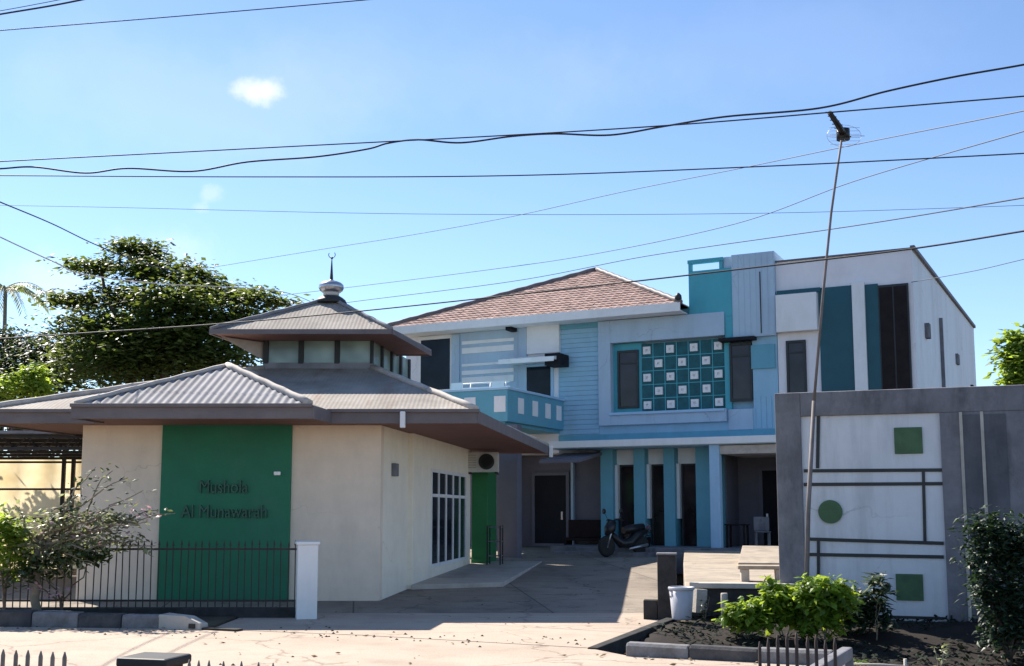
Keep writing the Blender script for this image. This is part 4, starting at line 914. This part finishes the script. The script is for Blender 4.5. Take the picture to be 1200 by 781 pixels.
k = MB(); k.lathe([(.135,0),(.14,.02),(.175,.44),(.168,.44),(.134,.03)], (0,0,0), 24); k.build('pail', 'bucket', bk)
k = MB(); k.lathe([(.182,.42),(.19,.43),(.19,.455),(.182,.462),(.172,.46),(.170,.43)], (0,0,0), 24); k.build('rim', 'bucket', bk)
k = MB(); k.tube([(.19*math.cos(t), .02+.05*math.sin(t), .43-.20*math.sin(t)) for t in [math.pi*i/14 for i in range(15)]], .005, n=6); k.build('handle', 'alu', bk)
# small debris beside the bucket
k = MB(); k.box(-.09,.09,-.06,.06,0,.34); k.box(-.06,.06,-.07,-.06,.18,.30); o = k.build('paint_tin', 'concrete_l', bevel=.02); o.location = (at(819,712,16.5).x,16.5,soilz(2.8,16.5)+.12); o.rotation_euler = (0,.08,.4); tag(o, 'small grey can on the soil just right of the bucket', 'can')
k = MB(); k.lathe([(.05,0),(.05,.42),(.045,.44)], (0,0,0), 10); o = k.build('marker_stub', 'concrete_l'); o.location = (at(849,715,15.9).x,15.9,soilz(3.1,15.9)); tag(o, 'short pale pipe stub beside the lime green shrub', 'pipe')
# slabs on the forecourt
k = MB(); k.prism([(0,0),(1.15,-.25),(2.1,2.6),(.75,3.2)], 0, [.10,.10,.34,.34]); o = k.build('ramp_slab', 'tan_slab', bevel=.015); o.location = (4.55,22.6,.50); tag(o, 'tilted pale concrete ramp slab on the raised forecourt', 'slab')
cbk = empty('concrete_bench', (3.72,18.3,.50), R(-8), 'low pale concrete bench near the sign wall end', 'bench')
k = MB(); k.box(-.05,.75,-.2,.2,.20,.26); k.build('seat', 'tan_slab', cbk, bevel=.012)
for x in (0,.55): MB().box(x,x+.13,-.17,.17,0,.20).build('leg', 'concrete_l', cbk, bevel=.012)
# ================================================================ MOTORCYCLES
def motorcycle(loc, rz, label, body='black', group=None):
    r_ = empty('motorcycle', loc, rz, label, 'motorcycle', group)
    for y in (-.62,.62):
        k = MB(); k.lathe([(.20,-.05),(.27,-.05),(.295,0),(.27,.05),(.20,.05)], (0,y,.295), 22, 'x'); wh = k.build('wheel', 'rubber', r_)
        k = MB(); k.lathe([(.03,-.05),(.20,-.02),(.20,.02),(.03,.05)], (0,y,.295), 18, 'x'); k.build('rim', 'alu', wh)
    k = MB(); k.tube([(0,-.42,.62),(0,-.1,.36),(0,.2,.38),(0,.45,.58),(0,.85,.70)], [.08,.13,.15,.14,.07], n=10); k.build('body', body, r_)
    k = MB(); k.tube([(0,0,.72),(0,.25,.76),(0,.72,.82)], [.10,.125,.10], n=10); k.build('seat', 'black', r_)
    k = MB(); k.tube([(-.05,-.62,.3),(-.06,-.42,.88)], .025); k.tube([(.05,-.62,.3),(.06,-.42,.88)], .025); k.build('fork', 'alu', r_)
    k = MB(); k.tube([(0,-.62,.60),(0,-.50,.76),(0,-.40,.98)], [.06,.16,.12], n=10); sh = k.build('front_shield', body, r_)
    k = MB(); k.lathe([(.02,-.56),(.09,-.53),(.10,-.47)], (0,0,.88), 14, 'y'); k.build('headlight', 'lamp_glass', r_)
    k = MB(); k.tube([(-.36,-.30,1.0),(-.2,-.38,1.03),(0,-.40,1.0),(.2,-.38,1.03),(.36,-.30,1.0)], .018, n=8); hb = k.build('handlebar', 'black', r_)
    for s_ in (-1,1):
        k = MB(); k.tube([(s_*.25,-.36,1.02),(s_*.34,-.40,1.22)], .008, n=6); k.lathe([(.02,-.012),(.075,-.008),(.075,.008),(.02,.012)], (s_*.36,-.40,1.25), 12, 'y'); k.build('mirror', 'black', r_)
    k = MB(); k.tube([(.13,.1,.22),(.15,.75,.32)], [.03,.05], n=8); k.build('exhaust', 'alu', r_)
    return r_
P = at(731,645,31.2); motorcycle((P.x,P.y,yz(31.2)), R(-55), 'dark motorcycle parked before the tall dark entrance windows', 'black')
pl = empty('potted_plant', world(-.3,-.9,.60), 0, 'pale flowering plant in a small pot at the entrance wall', 'plant')
k = MB(); k.lathe([(.12,0),(.17,.26),(.18,.28),(.15,.28)], (0,0,0), 16); k.build('pot', 'brown', pl)
k = MB(); leaves(k, [(0,0,.45,.16,.16,.18)], 90, .10); k.build('foliage', 'leaf_dark', pl); k = MB(); leaves(k, [(0,0,.55,.14,.14,.12)], 70, .09, .8); k.build('flower', 'petal', pl)
# dark bench under the balcony, chair in the porch
bn = empty('wooden_bench', world(-2.62,.35,.30), -TH, 'dark wooden bench against the wall under the balcony', 'bench')
MB().box(-.75,.75,-.25,.25,.42,.50).build('seat', 'brown', bn, bevel=.01); MB().box(-.75,.75,.22,.28,.5,1.05).build('backrest', 'brown', bn, bevel=.01)
for x in (-.7,.62): MB().box(x,x+.08,-.22,.22,0,.42).build('leg', 'brown', bn)
ch = empty('plastic_chair', world(2.9,-.1,.60), -TH+R(20), 'grey plastic chair in the right-hand porch', 'chair')
MB().box(-.22,.22,-.22,.22,.42,.46).build('seat', 'concrete', ch, bevel=.02); MB().box(-.22,.22,.19,.23,.46,.86).build('backrest', 'concrete', ch, bevel=.02)
for x in (-.2,.16):
    for y in (-.2,.16): MB().box(x,x+.04,y,y+.04,0,.42).build('leg', 'concrete', ch)
tbl = empty('side_table', world(2.25,-.35,.60), -TH, 'small dark table just right of the pale blue column', 'table')
MB().box(-.3,.3,-.25,.25,.62,.66).build('tabletop', 'brown', tbl, bevel=.01)
for x in (-.27,.22):
    for y in (-.22,.17): MB().box(x,x+.05,y,y+.05,0,.62).build('leg', 'brown', tbl)
# ================================================================ CARPORT at the left
co = empty('carport', (-10.6,24.5,0), 0, 'dark open steel carport beside the prayer hall with beams under its roof', 'carport')
k = MB(); k.box(-4,2.55,-2.2,2.6,3.18,3.24); k.build('roof', 'sheet_grey', co)
for y in (-2.0,-.6,.8,2.3):
    k = MB(); k.box(-4,2.5,y-.05,y+.05,2.86,2.92); k.box(-4,2.5,y-.05,y+.05,3.10,3.17)
    for i in range(13): k.tube([(-4+i*.5,y,2.89),(-3.75+i*.5,y,3.13),(-3.5+i*.5,y,2.89)], .018, n=5)
    k.build('truss', 'iron', co)
for x in (-3.8,-.2,.03): MB().box(x-.04,x+.04,2.26,2.34,0,2.88).build('post', 'iron', co)
k = MB()
for px, py in ((0,0),): pass
for z in (1.45,2.15,2.80): k.box(-4,2.6,2.36,2.40,z-.025,z+.025)
k.build('crossbar', 'iron', co)
tp_ = MB(); nx = 40
bt = tp_.pts([(-14.8+i*6.6/nx, 27.05+.05*math.sin(i*1.3)+.03*math.sin(i*.37), z) for z in (.2,1.5,2.9) for i in range(nx+1)])
for j in range(2):
    for i in range(nx): a = bt+j*(nx+1)+i; tp_.f.append((a,a+1,a+nx+2,a+nx+1)); tp_.sm.append(True)
tag(tp_.build('tarpaulin_screen', 'tarp'), 'pale yellow tarpaulin screen hung behind the carport frame', 'screen')
# ================================================================ NEAR FENCE on the camera's side
def near_fence(x0, x1, tops, Y0, Y1, zr, label, mat='rust', rad=.01, group='iron railings in the foreground'):
    o = empty('railing', (0,0,0), 0, label, 'railing', group); a = at(x0,781,Y0); b = at(x1,781,Y1)
    o.location = (a.x,Y0,-.1); base = Vector(o.location)
    k = MB(); k.tube([Vector((a.x,Y0,zr))-base, Vector((b.x,Y1,zr))-base], .014, n=6); k.tube([Vector((a.x,Y0,.12))-base, Vector((b.x,Y1,.12))-base], .014, n=6); k.build('rail', mat, o)
    for i, (px, py) in enumerate(tops):
        t = (px-x0)/(x1-x0); Y = Y0+(Y1-Y0)*t; p_ = at(px,py,Y)-base; q_ = Vector((at(px,781,Y).x-base.x,p_.y,0))
        k = MB(); k.tube([Vector((p_.x,p_.y,0)), Vector((p_.x,p_.y,p_.z-.03)), p_], [rad,rad,rad*.3], n=6); k.build('picket', mat, o)
    return o
near_fence(-80,110,[(-70,758),(-55,759),(-40,759),(-26,760),(-11,761),(4,761),(19,762),(33,762),(48,763),(62,764),(76,764)], 6.2,5.8, .70,'rusty picket railing in the lower left corner', 'rust_l', .012)
near_fence(218,330,[(222,773),(233,774),(245,774),(262,775),(283,775),(303,776),(320,777)], 5.4,5.1, .68,'rusty picket railing just right of the black foreground post', 'rust_l', .009)
near_fence(885,990,[(890,752),(900,748),(911,744),(922,742),(933,741),(946,746),(956,744),(967,750),(978,748)], 4.9,4.6,.84,'rusty picket railing in the lower right in front of the kerb', 'rust', .0075)
fp = at(181,772,5.5); po_ = empty('railing_post', (fp.x,5.5,-.1), R(-15), 'short black square post with a flat cap in the foreground', 'post')
MB().box(-.10,.10,-.10,.10,-.2,fp.z+.07).build('shaft', 'iron', po_, bevel=.008); MB().box(-.135,.135,-.12,.12,fp.z+.07,fp.z+.115).build('cap', 'iron', po_, bevel=.012)
bmn = MB(); a, b_ = at(935,787,4.6), at(986,758,5.6); aa = Vector((0,0,0)); bb = b_-a
bmn.extr([(0,0,-.06),(.05,-.02,-.06),(.05,-.02,.0),(0,0,.0)], tuple(bb)); bmn.extr([(.0,0,-.9),(.045,0,-.9),(.045,0,-.06),(.0,0,-.06)], (.0,.05,0)); bmn.extr([(bb.x,bb.y-.05,-.9),(bb.x+.045,bb.y-.05,-.9),(bb.x+.045,bb.y-.05,bb.z-.05),(bb.x,bb.y-.05,bb.z-.05)], (.0,.05,0))
o = bmn.build('gate_rail', 'concrete', bevel=.008); o.location = a; tag(o, 'grey sloping rail on two legs right of the rusty pickets', 'rail')
gr = empty('garden_rail', (at(992,775,11.6).x,11.6,-.28), 0, 'thin pale horizontal rail on short stakes in the dark garden', 'rail')
k = MB(); k.tube([(0,0,.37),(.35,0,.36),(.62,0,.34)], .012, n=6); k.build('rail', 'concrete_l', gr)
for x in (.02,.6): k = MB(); k.tube([(x,0,0),(x,0,.42)], .018, n=6); k.build('stake', 'concrete_l', gr)
# ================================================================ VEGETATION
random.seed(11)
def blob(px, py, Y, rx, rz, ry=None):
    p_ = at(px,py,Y); s_ = Y/F; return (p_.x,p_.y,p_.z,rx*s_,(ry or rx)*s_,rz*s_)
# big layered tree
D = 36
bt_ = [blob(152,291,D,38,10),blob(176,300,D,22,12),blob(118,312,D,42,9),blob(175,318,D-1,40,14),blob(225,322,D,28,14),blob(242,342,D+1,52,12),blob(290,350,D,42,10),blob(328,354,D,24,5),
      blob(205,352,D-2,55,20),blob(85,352,D,42,9),blob(150,352,D+1,45,18),blob(120,385,D-1,55,22),blob(190,392,D-1.5,75,30),blob(255,380,D,55,24),blob(150,425,D-1,85,28),blob(240,420,D-1,70,26),blob(95,420,D+1,45,22),blob(290,385,D+1,35,22)]
plant('layered_tree', (at(185,500,D).x,D,0), bt_, 36000, .21, 'leaf_tree', 'tall dark tree with layered branches behind the prayer hall', 'tree', tm='bark', trunk_r=.30, fork=.55, aspect=.55, droop=.25, shell=.15, up=.78)
D = 42
plant('broadleaf_tree', (at(35,480,D).x,D,0), [blob(20,405,D,40,22),blob(52,412,D-1,38,22),blob(15,440,D-1,45,28),blob(65,440,D,42,25),blob(-30,420,D,45,35),blob(30,470,D-1,70,25),blob(85,395,D,32,14),blob(75,420,D-1,36,22),blob(-5,395,D,30,14)], 15000, .20, 'leaf_dark', 'dull green bushy tree left of the layered tree', 'tree', trunk_r=.22, shell=.2, up=.6)
D = 30
plant('lime_bush', (at(35,520,D).x,D,0), [blob(45,435,D,20,8),blob(30,447,D,25,10),blob(8,455,D,25,10),blob(50,455,D,18,9)], 1300, .20, 'leaf_lime', 'bright lime green bush above the hall roof at the left edge', 'shrub', trunk_r=.08, shell=.25)
# shrubby growth closing the view behind the carport
D = 52
plant('background_tree', (at(-20,520,D).x,D,0), [blob(-40,470,D,80,70),blob(60,500,D,90,60),blob(150,510,D,90,60),blob(240,480,D,90,60)], 5000, .4, 'leaf_dark', 'dark background tree low behind the hall and carport', 'tree', trunk_r=.3, shell=.1)
# palm
D = 55
pb = at(2,420,D); pm = empty('palm_tree', (pb.x,D,0), 0, 'distant palm coloured pale for haze, with drooping fronds at the left edge', 'palm')
tpz = at(2,338,D).z
k = MB(); k.tube([(0,0,0),(.2,0,tpz*.5),(0,0,tpz)], [.15,.12,.09], n=9); k.build('trunk', 'twig', pm)
for i in range(13):
    a = 2*math.pi*i/13+.2; el = random.uniform(.15,.8); L_ = random.uniform(1.9,2.6); k = MB(); pts = []
    for j in range(9):
        t = j/8; pts.append(Vector((math.cos(a)*L_*t, math.sin(a)*L_*t, tpz+L_*t*math.sin(el)-1.7*t*t)))
    k.tube(pts, [.035*(1-.8*j/8) for j in range(9)], n=5)
    for j in range(1,9):
        for s_ in (-1,1):
            for h in (0,.5):
                p_ = pts[j]-(pts[j]-pts[j-1])*h; tdir = (pts[j]-pts[j-1]).normalized(); sd_ = tdir.cross(Vector((0,0,1))).normalized()*s_
                q_ = p_+sd_*.42*(1-.4*j/8)+tdir*.28-Vector((0,0,.30)); k.face([p_, (p_+q_)/2+tdir*.05, q_, (p_+q_)/2-tdir*.05])
    k.build('frond', 'leaf_pale', pm)  # pale leaf colour stands in for distance haze
# left flowering shrub with bare arching twigs
random.seed(5)
D = 16.9; sb = at(43,712,D)
sh = empty('flowering_shrub', (sb.x,D,.02), 0, 'sparse pale flowering shrub with arching twigs in front of the prayer hall', 'shrub')
base = Vector(sh.location); tk = MB(); lf = MB(); ld = MB()
branch(tk, (0,0,-.1), at(44,640,D)-base, .075, .05, .05)
tips = [(205,602),(185,598),(168,575),(150,560),(132,552),(112,548),(103,560),(88,575),(150,590),(170,612),(120,600),(95,610),(60,600),(18,592),(5,612),(75,640),(130,640),(110,660),(20,640),(160,634),(182,640),(60,660),(140,615),(0,640)]
for px, py in tips:
    Yt = D+random.uniform(-.5,.35); e_ = at(px,py,Yt)-base; s_ = at(44+random.uniform(-6,10),random.uniform(630,655),D)-base
    pts = branch(tk, s_, e_, .022, .006, .13, 8)
    for t in range(26):
        q_ = pts[random.randint(2,8)]+Vector((random.gauss(0,.07),random.gauss(0,.07),random.gauss(0,.06)))
        leaf(ld if (py < 580 and random.random() < .6) else lf, q_, random.uniform(.07,.14), .55, .3, .4)
leaves(lf, [tuple(at(60,650,D)-base)+(.55,.4,.22), tuple(at(115,632,D)-base)+(.6,.4,.16), tuple(at(90,610,D)-base)+(.5,.4,.15), tuple(at(155,607,D)-base)+(.42,.3,.12)], 1200, .10, .55)
tk.build('branches', 'twig', sh); lf.build('pale_leaves', 'leaf_pale', sh); ld.build('dark_leaves', 'leaf_shade', sh)
kf = MB(); leaves(kf, [tuple(at(110,620,D-.2)-base)+(.6,.3,.3), tuple(at(170,600,D-.2)-base)+(.35,.2,.12), tuple(at(60,690,D-.3)-base)+(.3,.2,.15)], 170, .07, .9); tag(kf.build('flowers', 'petal', sh), kind='stuff')
D = 16.8
plant('lime_shrub', (at(5,712,D).x,D,.02), [blob(8,615,D,22,16),blob(20,625,D,16,12),blob(-12,622,D,26,22),blob(12,650,D,24,22)], 1200, .13, 'leaf_lime', 'lime green shrub at the left picture edge by the fence', 'shrub', trunk_r=.03, shell=.3)
plant('green_shrub', (at(75,715,D).x,D,.02), [blob(50,665,D,28,14),blob(80,650,D,30,12),blob(120,645,D,24,10),blob(25,670,D,22,16)], 800, .12, 'leaf_dark', 'low dark green shrub under the flowering twigs', 'shrub', trunk_r=.03, shell=.3)
# bright shrubs in the garden
D = 14.9
plant('lime_garden_shrub', (at(878,760,D).x,D,-.3), [blob(868,716,D,18,10),blob(892,712,D,18,12),blob(880,727,D,22,9),blob(858,722,D,10,7)], 1200, .115, 'leaf_bright', 'leftmost of three lime green garden shrubs before the sign wall, lowest', 'shrub', 'lime green shrubs before the sign wall', tm='twig', trunk_r=.02, shell=.4, aspect=.6, droop=.5)
plant('lime_garden_shrub', (at(918,760,D).x,D,-.3), [blob(906,694,D,14,11),blob(918,704,D,20,14),blob(905,718,D,15,13),blob(930,720,D,14,13)], 1350, .115, 'leaf_bright', 'middle lime green garden shrub just left of the antenna pole foot', 'shrub', 'lime green shrubs before the sign wall', tm='twig', trunk_r=.02, shell=.4, aspect=.6, droop=.5)
D = 14.7
plant('lime_garden_shrub', (at(968,765,D).x,D,-.3), [blob(958,686,D,20,10),blob(976,692,D,18,12),blob(950,702,D,20,13),blob(985,706,D,18,14),blob(968,720,D,20,14),blob(948,735,D,9,9)], 1950, .115, 'leaf_bright', 'rightmost and tallest lime green garden shrub covering the pole foot', 'shrub', 'lime green shrubs before the sign wall', tm='twig', trunk_r=.02, shell=.4, aspect=.6, droop=.5)
D = 15.2
plant('dark_garden_shrub', (at(1012,765,D).x,D,-.3), [blob(1010,705,D,22,14),blob(1000,722,D,24,16),blob(1028,718,D,18,16)], 900, .13, 'leaf_shade', 'dark green shrub right of the tallest lime shrub', 'shrub', tm='twig', trunk_r=.025, shell=.3)
plant('papaya_seedling', (at(1026,760,D-.3).x,D-.3,-.3), [blob(1027,682,D-.3,14,8),blob(1030,694,D-.3,10,6)], 120, .16, 'leaf_dark', 'slim young plant rising beside the lower green square', 'plant', tm='twig', trunk_r=.012, shell=.4, aspect=.35)
D = 13.6
plant('dark_corner_shrub', (at(1180,790,D).x,D,-.3), [blob(1165,620,D,30,18),blob(1190,640,D,40,30),blob(1155,650,D,28,20),blob(1185,690,D,32,40),blob(1160,690,D,24,22),blob(1205,730,D,40,40),blob(1230,660,D,40,50),blob(1175,740,D,22,20)], 8500, .09, 'leaf_shade', 'tall dark shrub in front of the right end of the sign wall', 'shrub', trunk_r=.05, shell=.2)
D = 21
plant('bright_tree', (at(1200,520,D).x,D,-.3), [blob(1186,400,D,20,14),blob(1180,420,D,13,12),blob(1196,428,D,22,15),blob(1190,446,D,18,12),blob(1215,410,D,25,25),blob(1210,445,D,30,22)], 3000, .17, 'leaf_lime', 'bright green tree top above the right end of the sign wall', 'tree', trunk_r=.10, shell=.25)
# low dark ground cover in the sunken garden
random.seed(21)
gc = MB()
for _ in range(6500):
    x = random.uniform(1.6,10.5); y = random.uniform(12.3,16.9)
    if y < 12.75-.37*(x-1.9)+.25 or (x < 2.6 and y > 13.6+ (x-1.0)*2.0): continue
    if mnoise.noise((x*.9,y*.9,7)) < -.10: continue
    leaf(gc, Vector((x,y,soilz(x,y)+random.uniform(.0,.09))), random.uniform(.05,.12), .5, .2, .3)
tag(gc.build('ground_cover', 'leaf_ground'), kind='stuff', label='low dark ground cover in the sunken garden', cat='ground cover')
def sprig(px, py, Y, n, hgt, label, mat='leaf_pale', cat='plant', group=None):
    p_ = at(px,py,Y); r_ = empty('seedling', (p_.x,Y,soilz(p_.x,Y)), 0, label, cat, group); k = MB(); l = MB()
    for i in range(4):
        a = random.uniform(0,6.28); q_ = Vector((math.cos(a)*hgt*.3,math.sin(a)*hgt*.3,hgt*random.uniform(.6,1))); pts = branch(k,(0,0,0),q_,.008,.003,.08,5)
        for j in range(n): leaf(l, pts[random.randint(1,5)], random.uniform(.05,.10), .4, .2, .4)
    k.build('stem', 'twig', r_); l.build('leaves', mat, r_); return r_
sprig(1101,775,12.6,14,.42,'small pale seedling in the dark soil before the white panel', group='small seedlings in the dark garden')
sprig(826,715,16.4,12,.40,'small dark seedling between bucket and lime shrub', 'leaf_dark', group='small seedlings in the dark garden')
sprig(1003,772,12.4,16,.30,'small green seedling beside the thin pale rail', 'leaf_bright', group='small seedlings in the dark garden')
random.seed(31)
lt = MB()
for _ in range(150):
    k = random.random()
    if k < .45: x = random.uniform(-9,-4.2); y = 15.95-.11*(x+4.2)+random.gauss(-.25,.35); z = .006
    elif k < .7: x = random.uniform(.9,3.4); y = 13.0-.4*(x-1.3)-abs(random.gauss(.15,.3)); z = .006
    else: x = random.uniform(-4,2.0); y = random.uniform(11.5,22); z = yz(y)+.006
    if y < 15.2 and k >= .7 and x > .8: continue
    leaf(lt, Vector((x,y,z+random.uniform(0,.02))), random.uniform(.03,.09), .5, .05, .95)
tag(lt.build('fallen_leaves', 'litter'), kind='stuff', label='dry fallen leaves scattered on road and drive', cat='leaves')
pb_ = MB()
for _ in range(260):
    x = random.uniform(-9,4); y = random.uniform(11.3,24)
    if random.random() < .9: y = 15.8-.25*(x+4.2)+random.gauss(-.3,.4)
    if x > .8+ (y-13.6)*.4 and y > 13: continue
    r_ = random.uniform(.006,.028); z = yz(y); b = pb_.pts([(x-r_,y,z),(x,y-r_*.8,z),(x+r_*1.1,y,z),(x,y+r_,z),(x,y,z+r_*.9)])
    pb_.f += [(b,b+1,b+4),(b+1,b+2,b+4),(b+2,b+3,b+4),(b+3,b,b+4)]; pb_.sm += [False]*4
tag(pb_.build('pebbles', 'soil_l'), kind='stuff', label='small pebbles and grit along the road edge', cat='pebbles')
# ================================================================ LIGHT, SKY, CAMERA
SUN_AZ, SUN_EL = R(-41), R(46)          # azimuth from +Y towards +X: the sun stands behind the buildings, to the left
sd_ = Vector((math.sin(SUN_AZ)*math.cos(SUN_EL), math.cos(SUN_AZ)*math.cos(SUN_EL), math.sin(SUN_EL)))
su = bpy.data.lights.new('sun', 'SUN'); su.energy = 5.0; su.angle = R(.5); su.color = (1,.93,.82)
so_ = bpy.data.objects.new('sun', su); COL.objects.link(so_); so_.rotation_euler = (-sd_).to_track_quat('-Z', 'Y').to_euler(); so_.location = (-20,20,30)
wd = bpy.data.worlds.new('World'); sc.world = wd; wd.use_nodes = True; nt = wd.node_tree; Lk = nt.links.new
bg = nt.nodes['Background']; sky = nt.nodes.new('ShaderNodeTexSky'); sky.sky_type = 'NISHITA'; sky.sun_disc = False
sky.sun_elevation = SUN_EL; sky.sun_rotation = SUN_AZ; sky.air_density = .86; sky.dust_density = .1; sky.ozone_density = 3.6; sky.altitude = 0
bg.inputs['Strength'].default_value = .106
tc = N(nt, 'ShaderNodeTexCoord')
def vdot(v):
    n = N(nt, 'ShaderNodeVectorMath', operation='DOT_PRODUCT'); Lk(tc.outputs['Generated'], n.inputs[0]); n.inputs[1].default_value = v; return n.outputs['Value']
def mth(op, a, b=None, c=None):
    n = N(nt, 'ShaderNodeMath', operation=op)
    for i, x in enumerate((a,b,c)):
        if x is None: continue
        if isinstance(x, (int,float)): n.inputs[i].default_value = x
        else: Lk(x, n.inputs[i])
    return n.outputs[0]
def wnoise(scale, detail=6):
    n = N(nt, 'ShaderNodeTexNoise'); n.inputs['Scale'].default_value = scale; n.inputs['Detail'].default_value = detail; n.inputs['Roughness'].default_value = .6
    Lk(tc.outputs['Generated'], n.inputs['Vector']); return n.outputs['Fac']
def cloud(px, py, a, b, amt, ns):
    d_ = (at(px,py,100)-Vector((0,0,H))).normalized(); r_ = d_.cross(Vector((0,0,1))).normalized(); u_ = r_.cross(d_)
    x = mth('DIVIDE', vdot(tuple(r_)), a); y = mth('DIVIDE', vdot(tuple(u_)), b)
    rr = mth('SQRT', mth('ADD', mth('MULTIPLY', x, x), mth('MULTIPLY', y, y)))
    q = mth('ADD', mth('SUBTRACT', 1.0, rr), mth('MULTIPLY', mth('SUBTRACT', wnoise(ns), .5), 1.6))
    n = N(nt, 'ShaderNodeMapRange', interpolation_type='SMOOTHSTEP'); n.inputs[1].default_value = -.1; n.inputs[2].default_value = .75; n.inputs[4].default_value = amt
    Lk(q, n.inputs[0])
    front = mth('GREATER_THAN', vdot(tuple(d_)), .5)
    return mth('MULTIPLY', n.outputs[0], front)
col = sky.outputs[0]
for args in ((305,107,.026,.013,.75,45),(246,227,.014,.010,.28,60),(235,243,.010,.006,.22,60),(75,335,.06,.03,.35,20),(200,300,.05,.03,.22,20),(240,120,.22,.07,.13,9),(560,90,.25,.05,.07,12),(880,60,.2,.05,.05,12)):
    mx = N(nt, 'ShaderNodeMix', data_type='RGBA'); Lk(cloud(*args), mx.inputs[0]); Lk(col, mx.inputs[6]); mx.inputs[7].default_value = (5.6,5.8,5.9,1); col = mx.outputs[2]
Lk(col, bg.inputs['Color'])
cam = bpy.data.cameras.new('camera'); co_ = bpy.data.objects.new('camera', cam); COL.objects.link(co_); sc.camera = co_
co_.location = (0,0,H); co_.rotation_euler = (R(90)+PITCH,0,0); cam.sensor_width = 36; cam.lens = 36*F/1200; cam.shift_y = (CY-390.5)/1200
cam.clip_start = .1; cam.clip_end = 6000
sc.view_settings.view_transform = 'Standard'; sc.view_settings.look = 'None'; sc.view_settings.gamma = 1; sc.view_settings.exposure = .97
sc.render.engine = 'CYCLES'
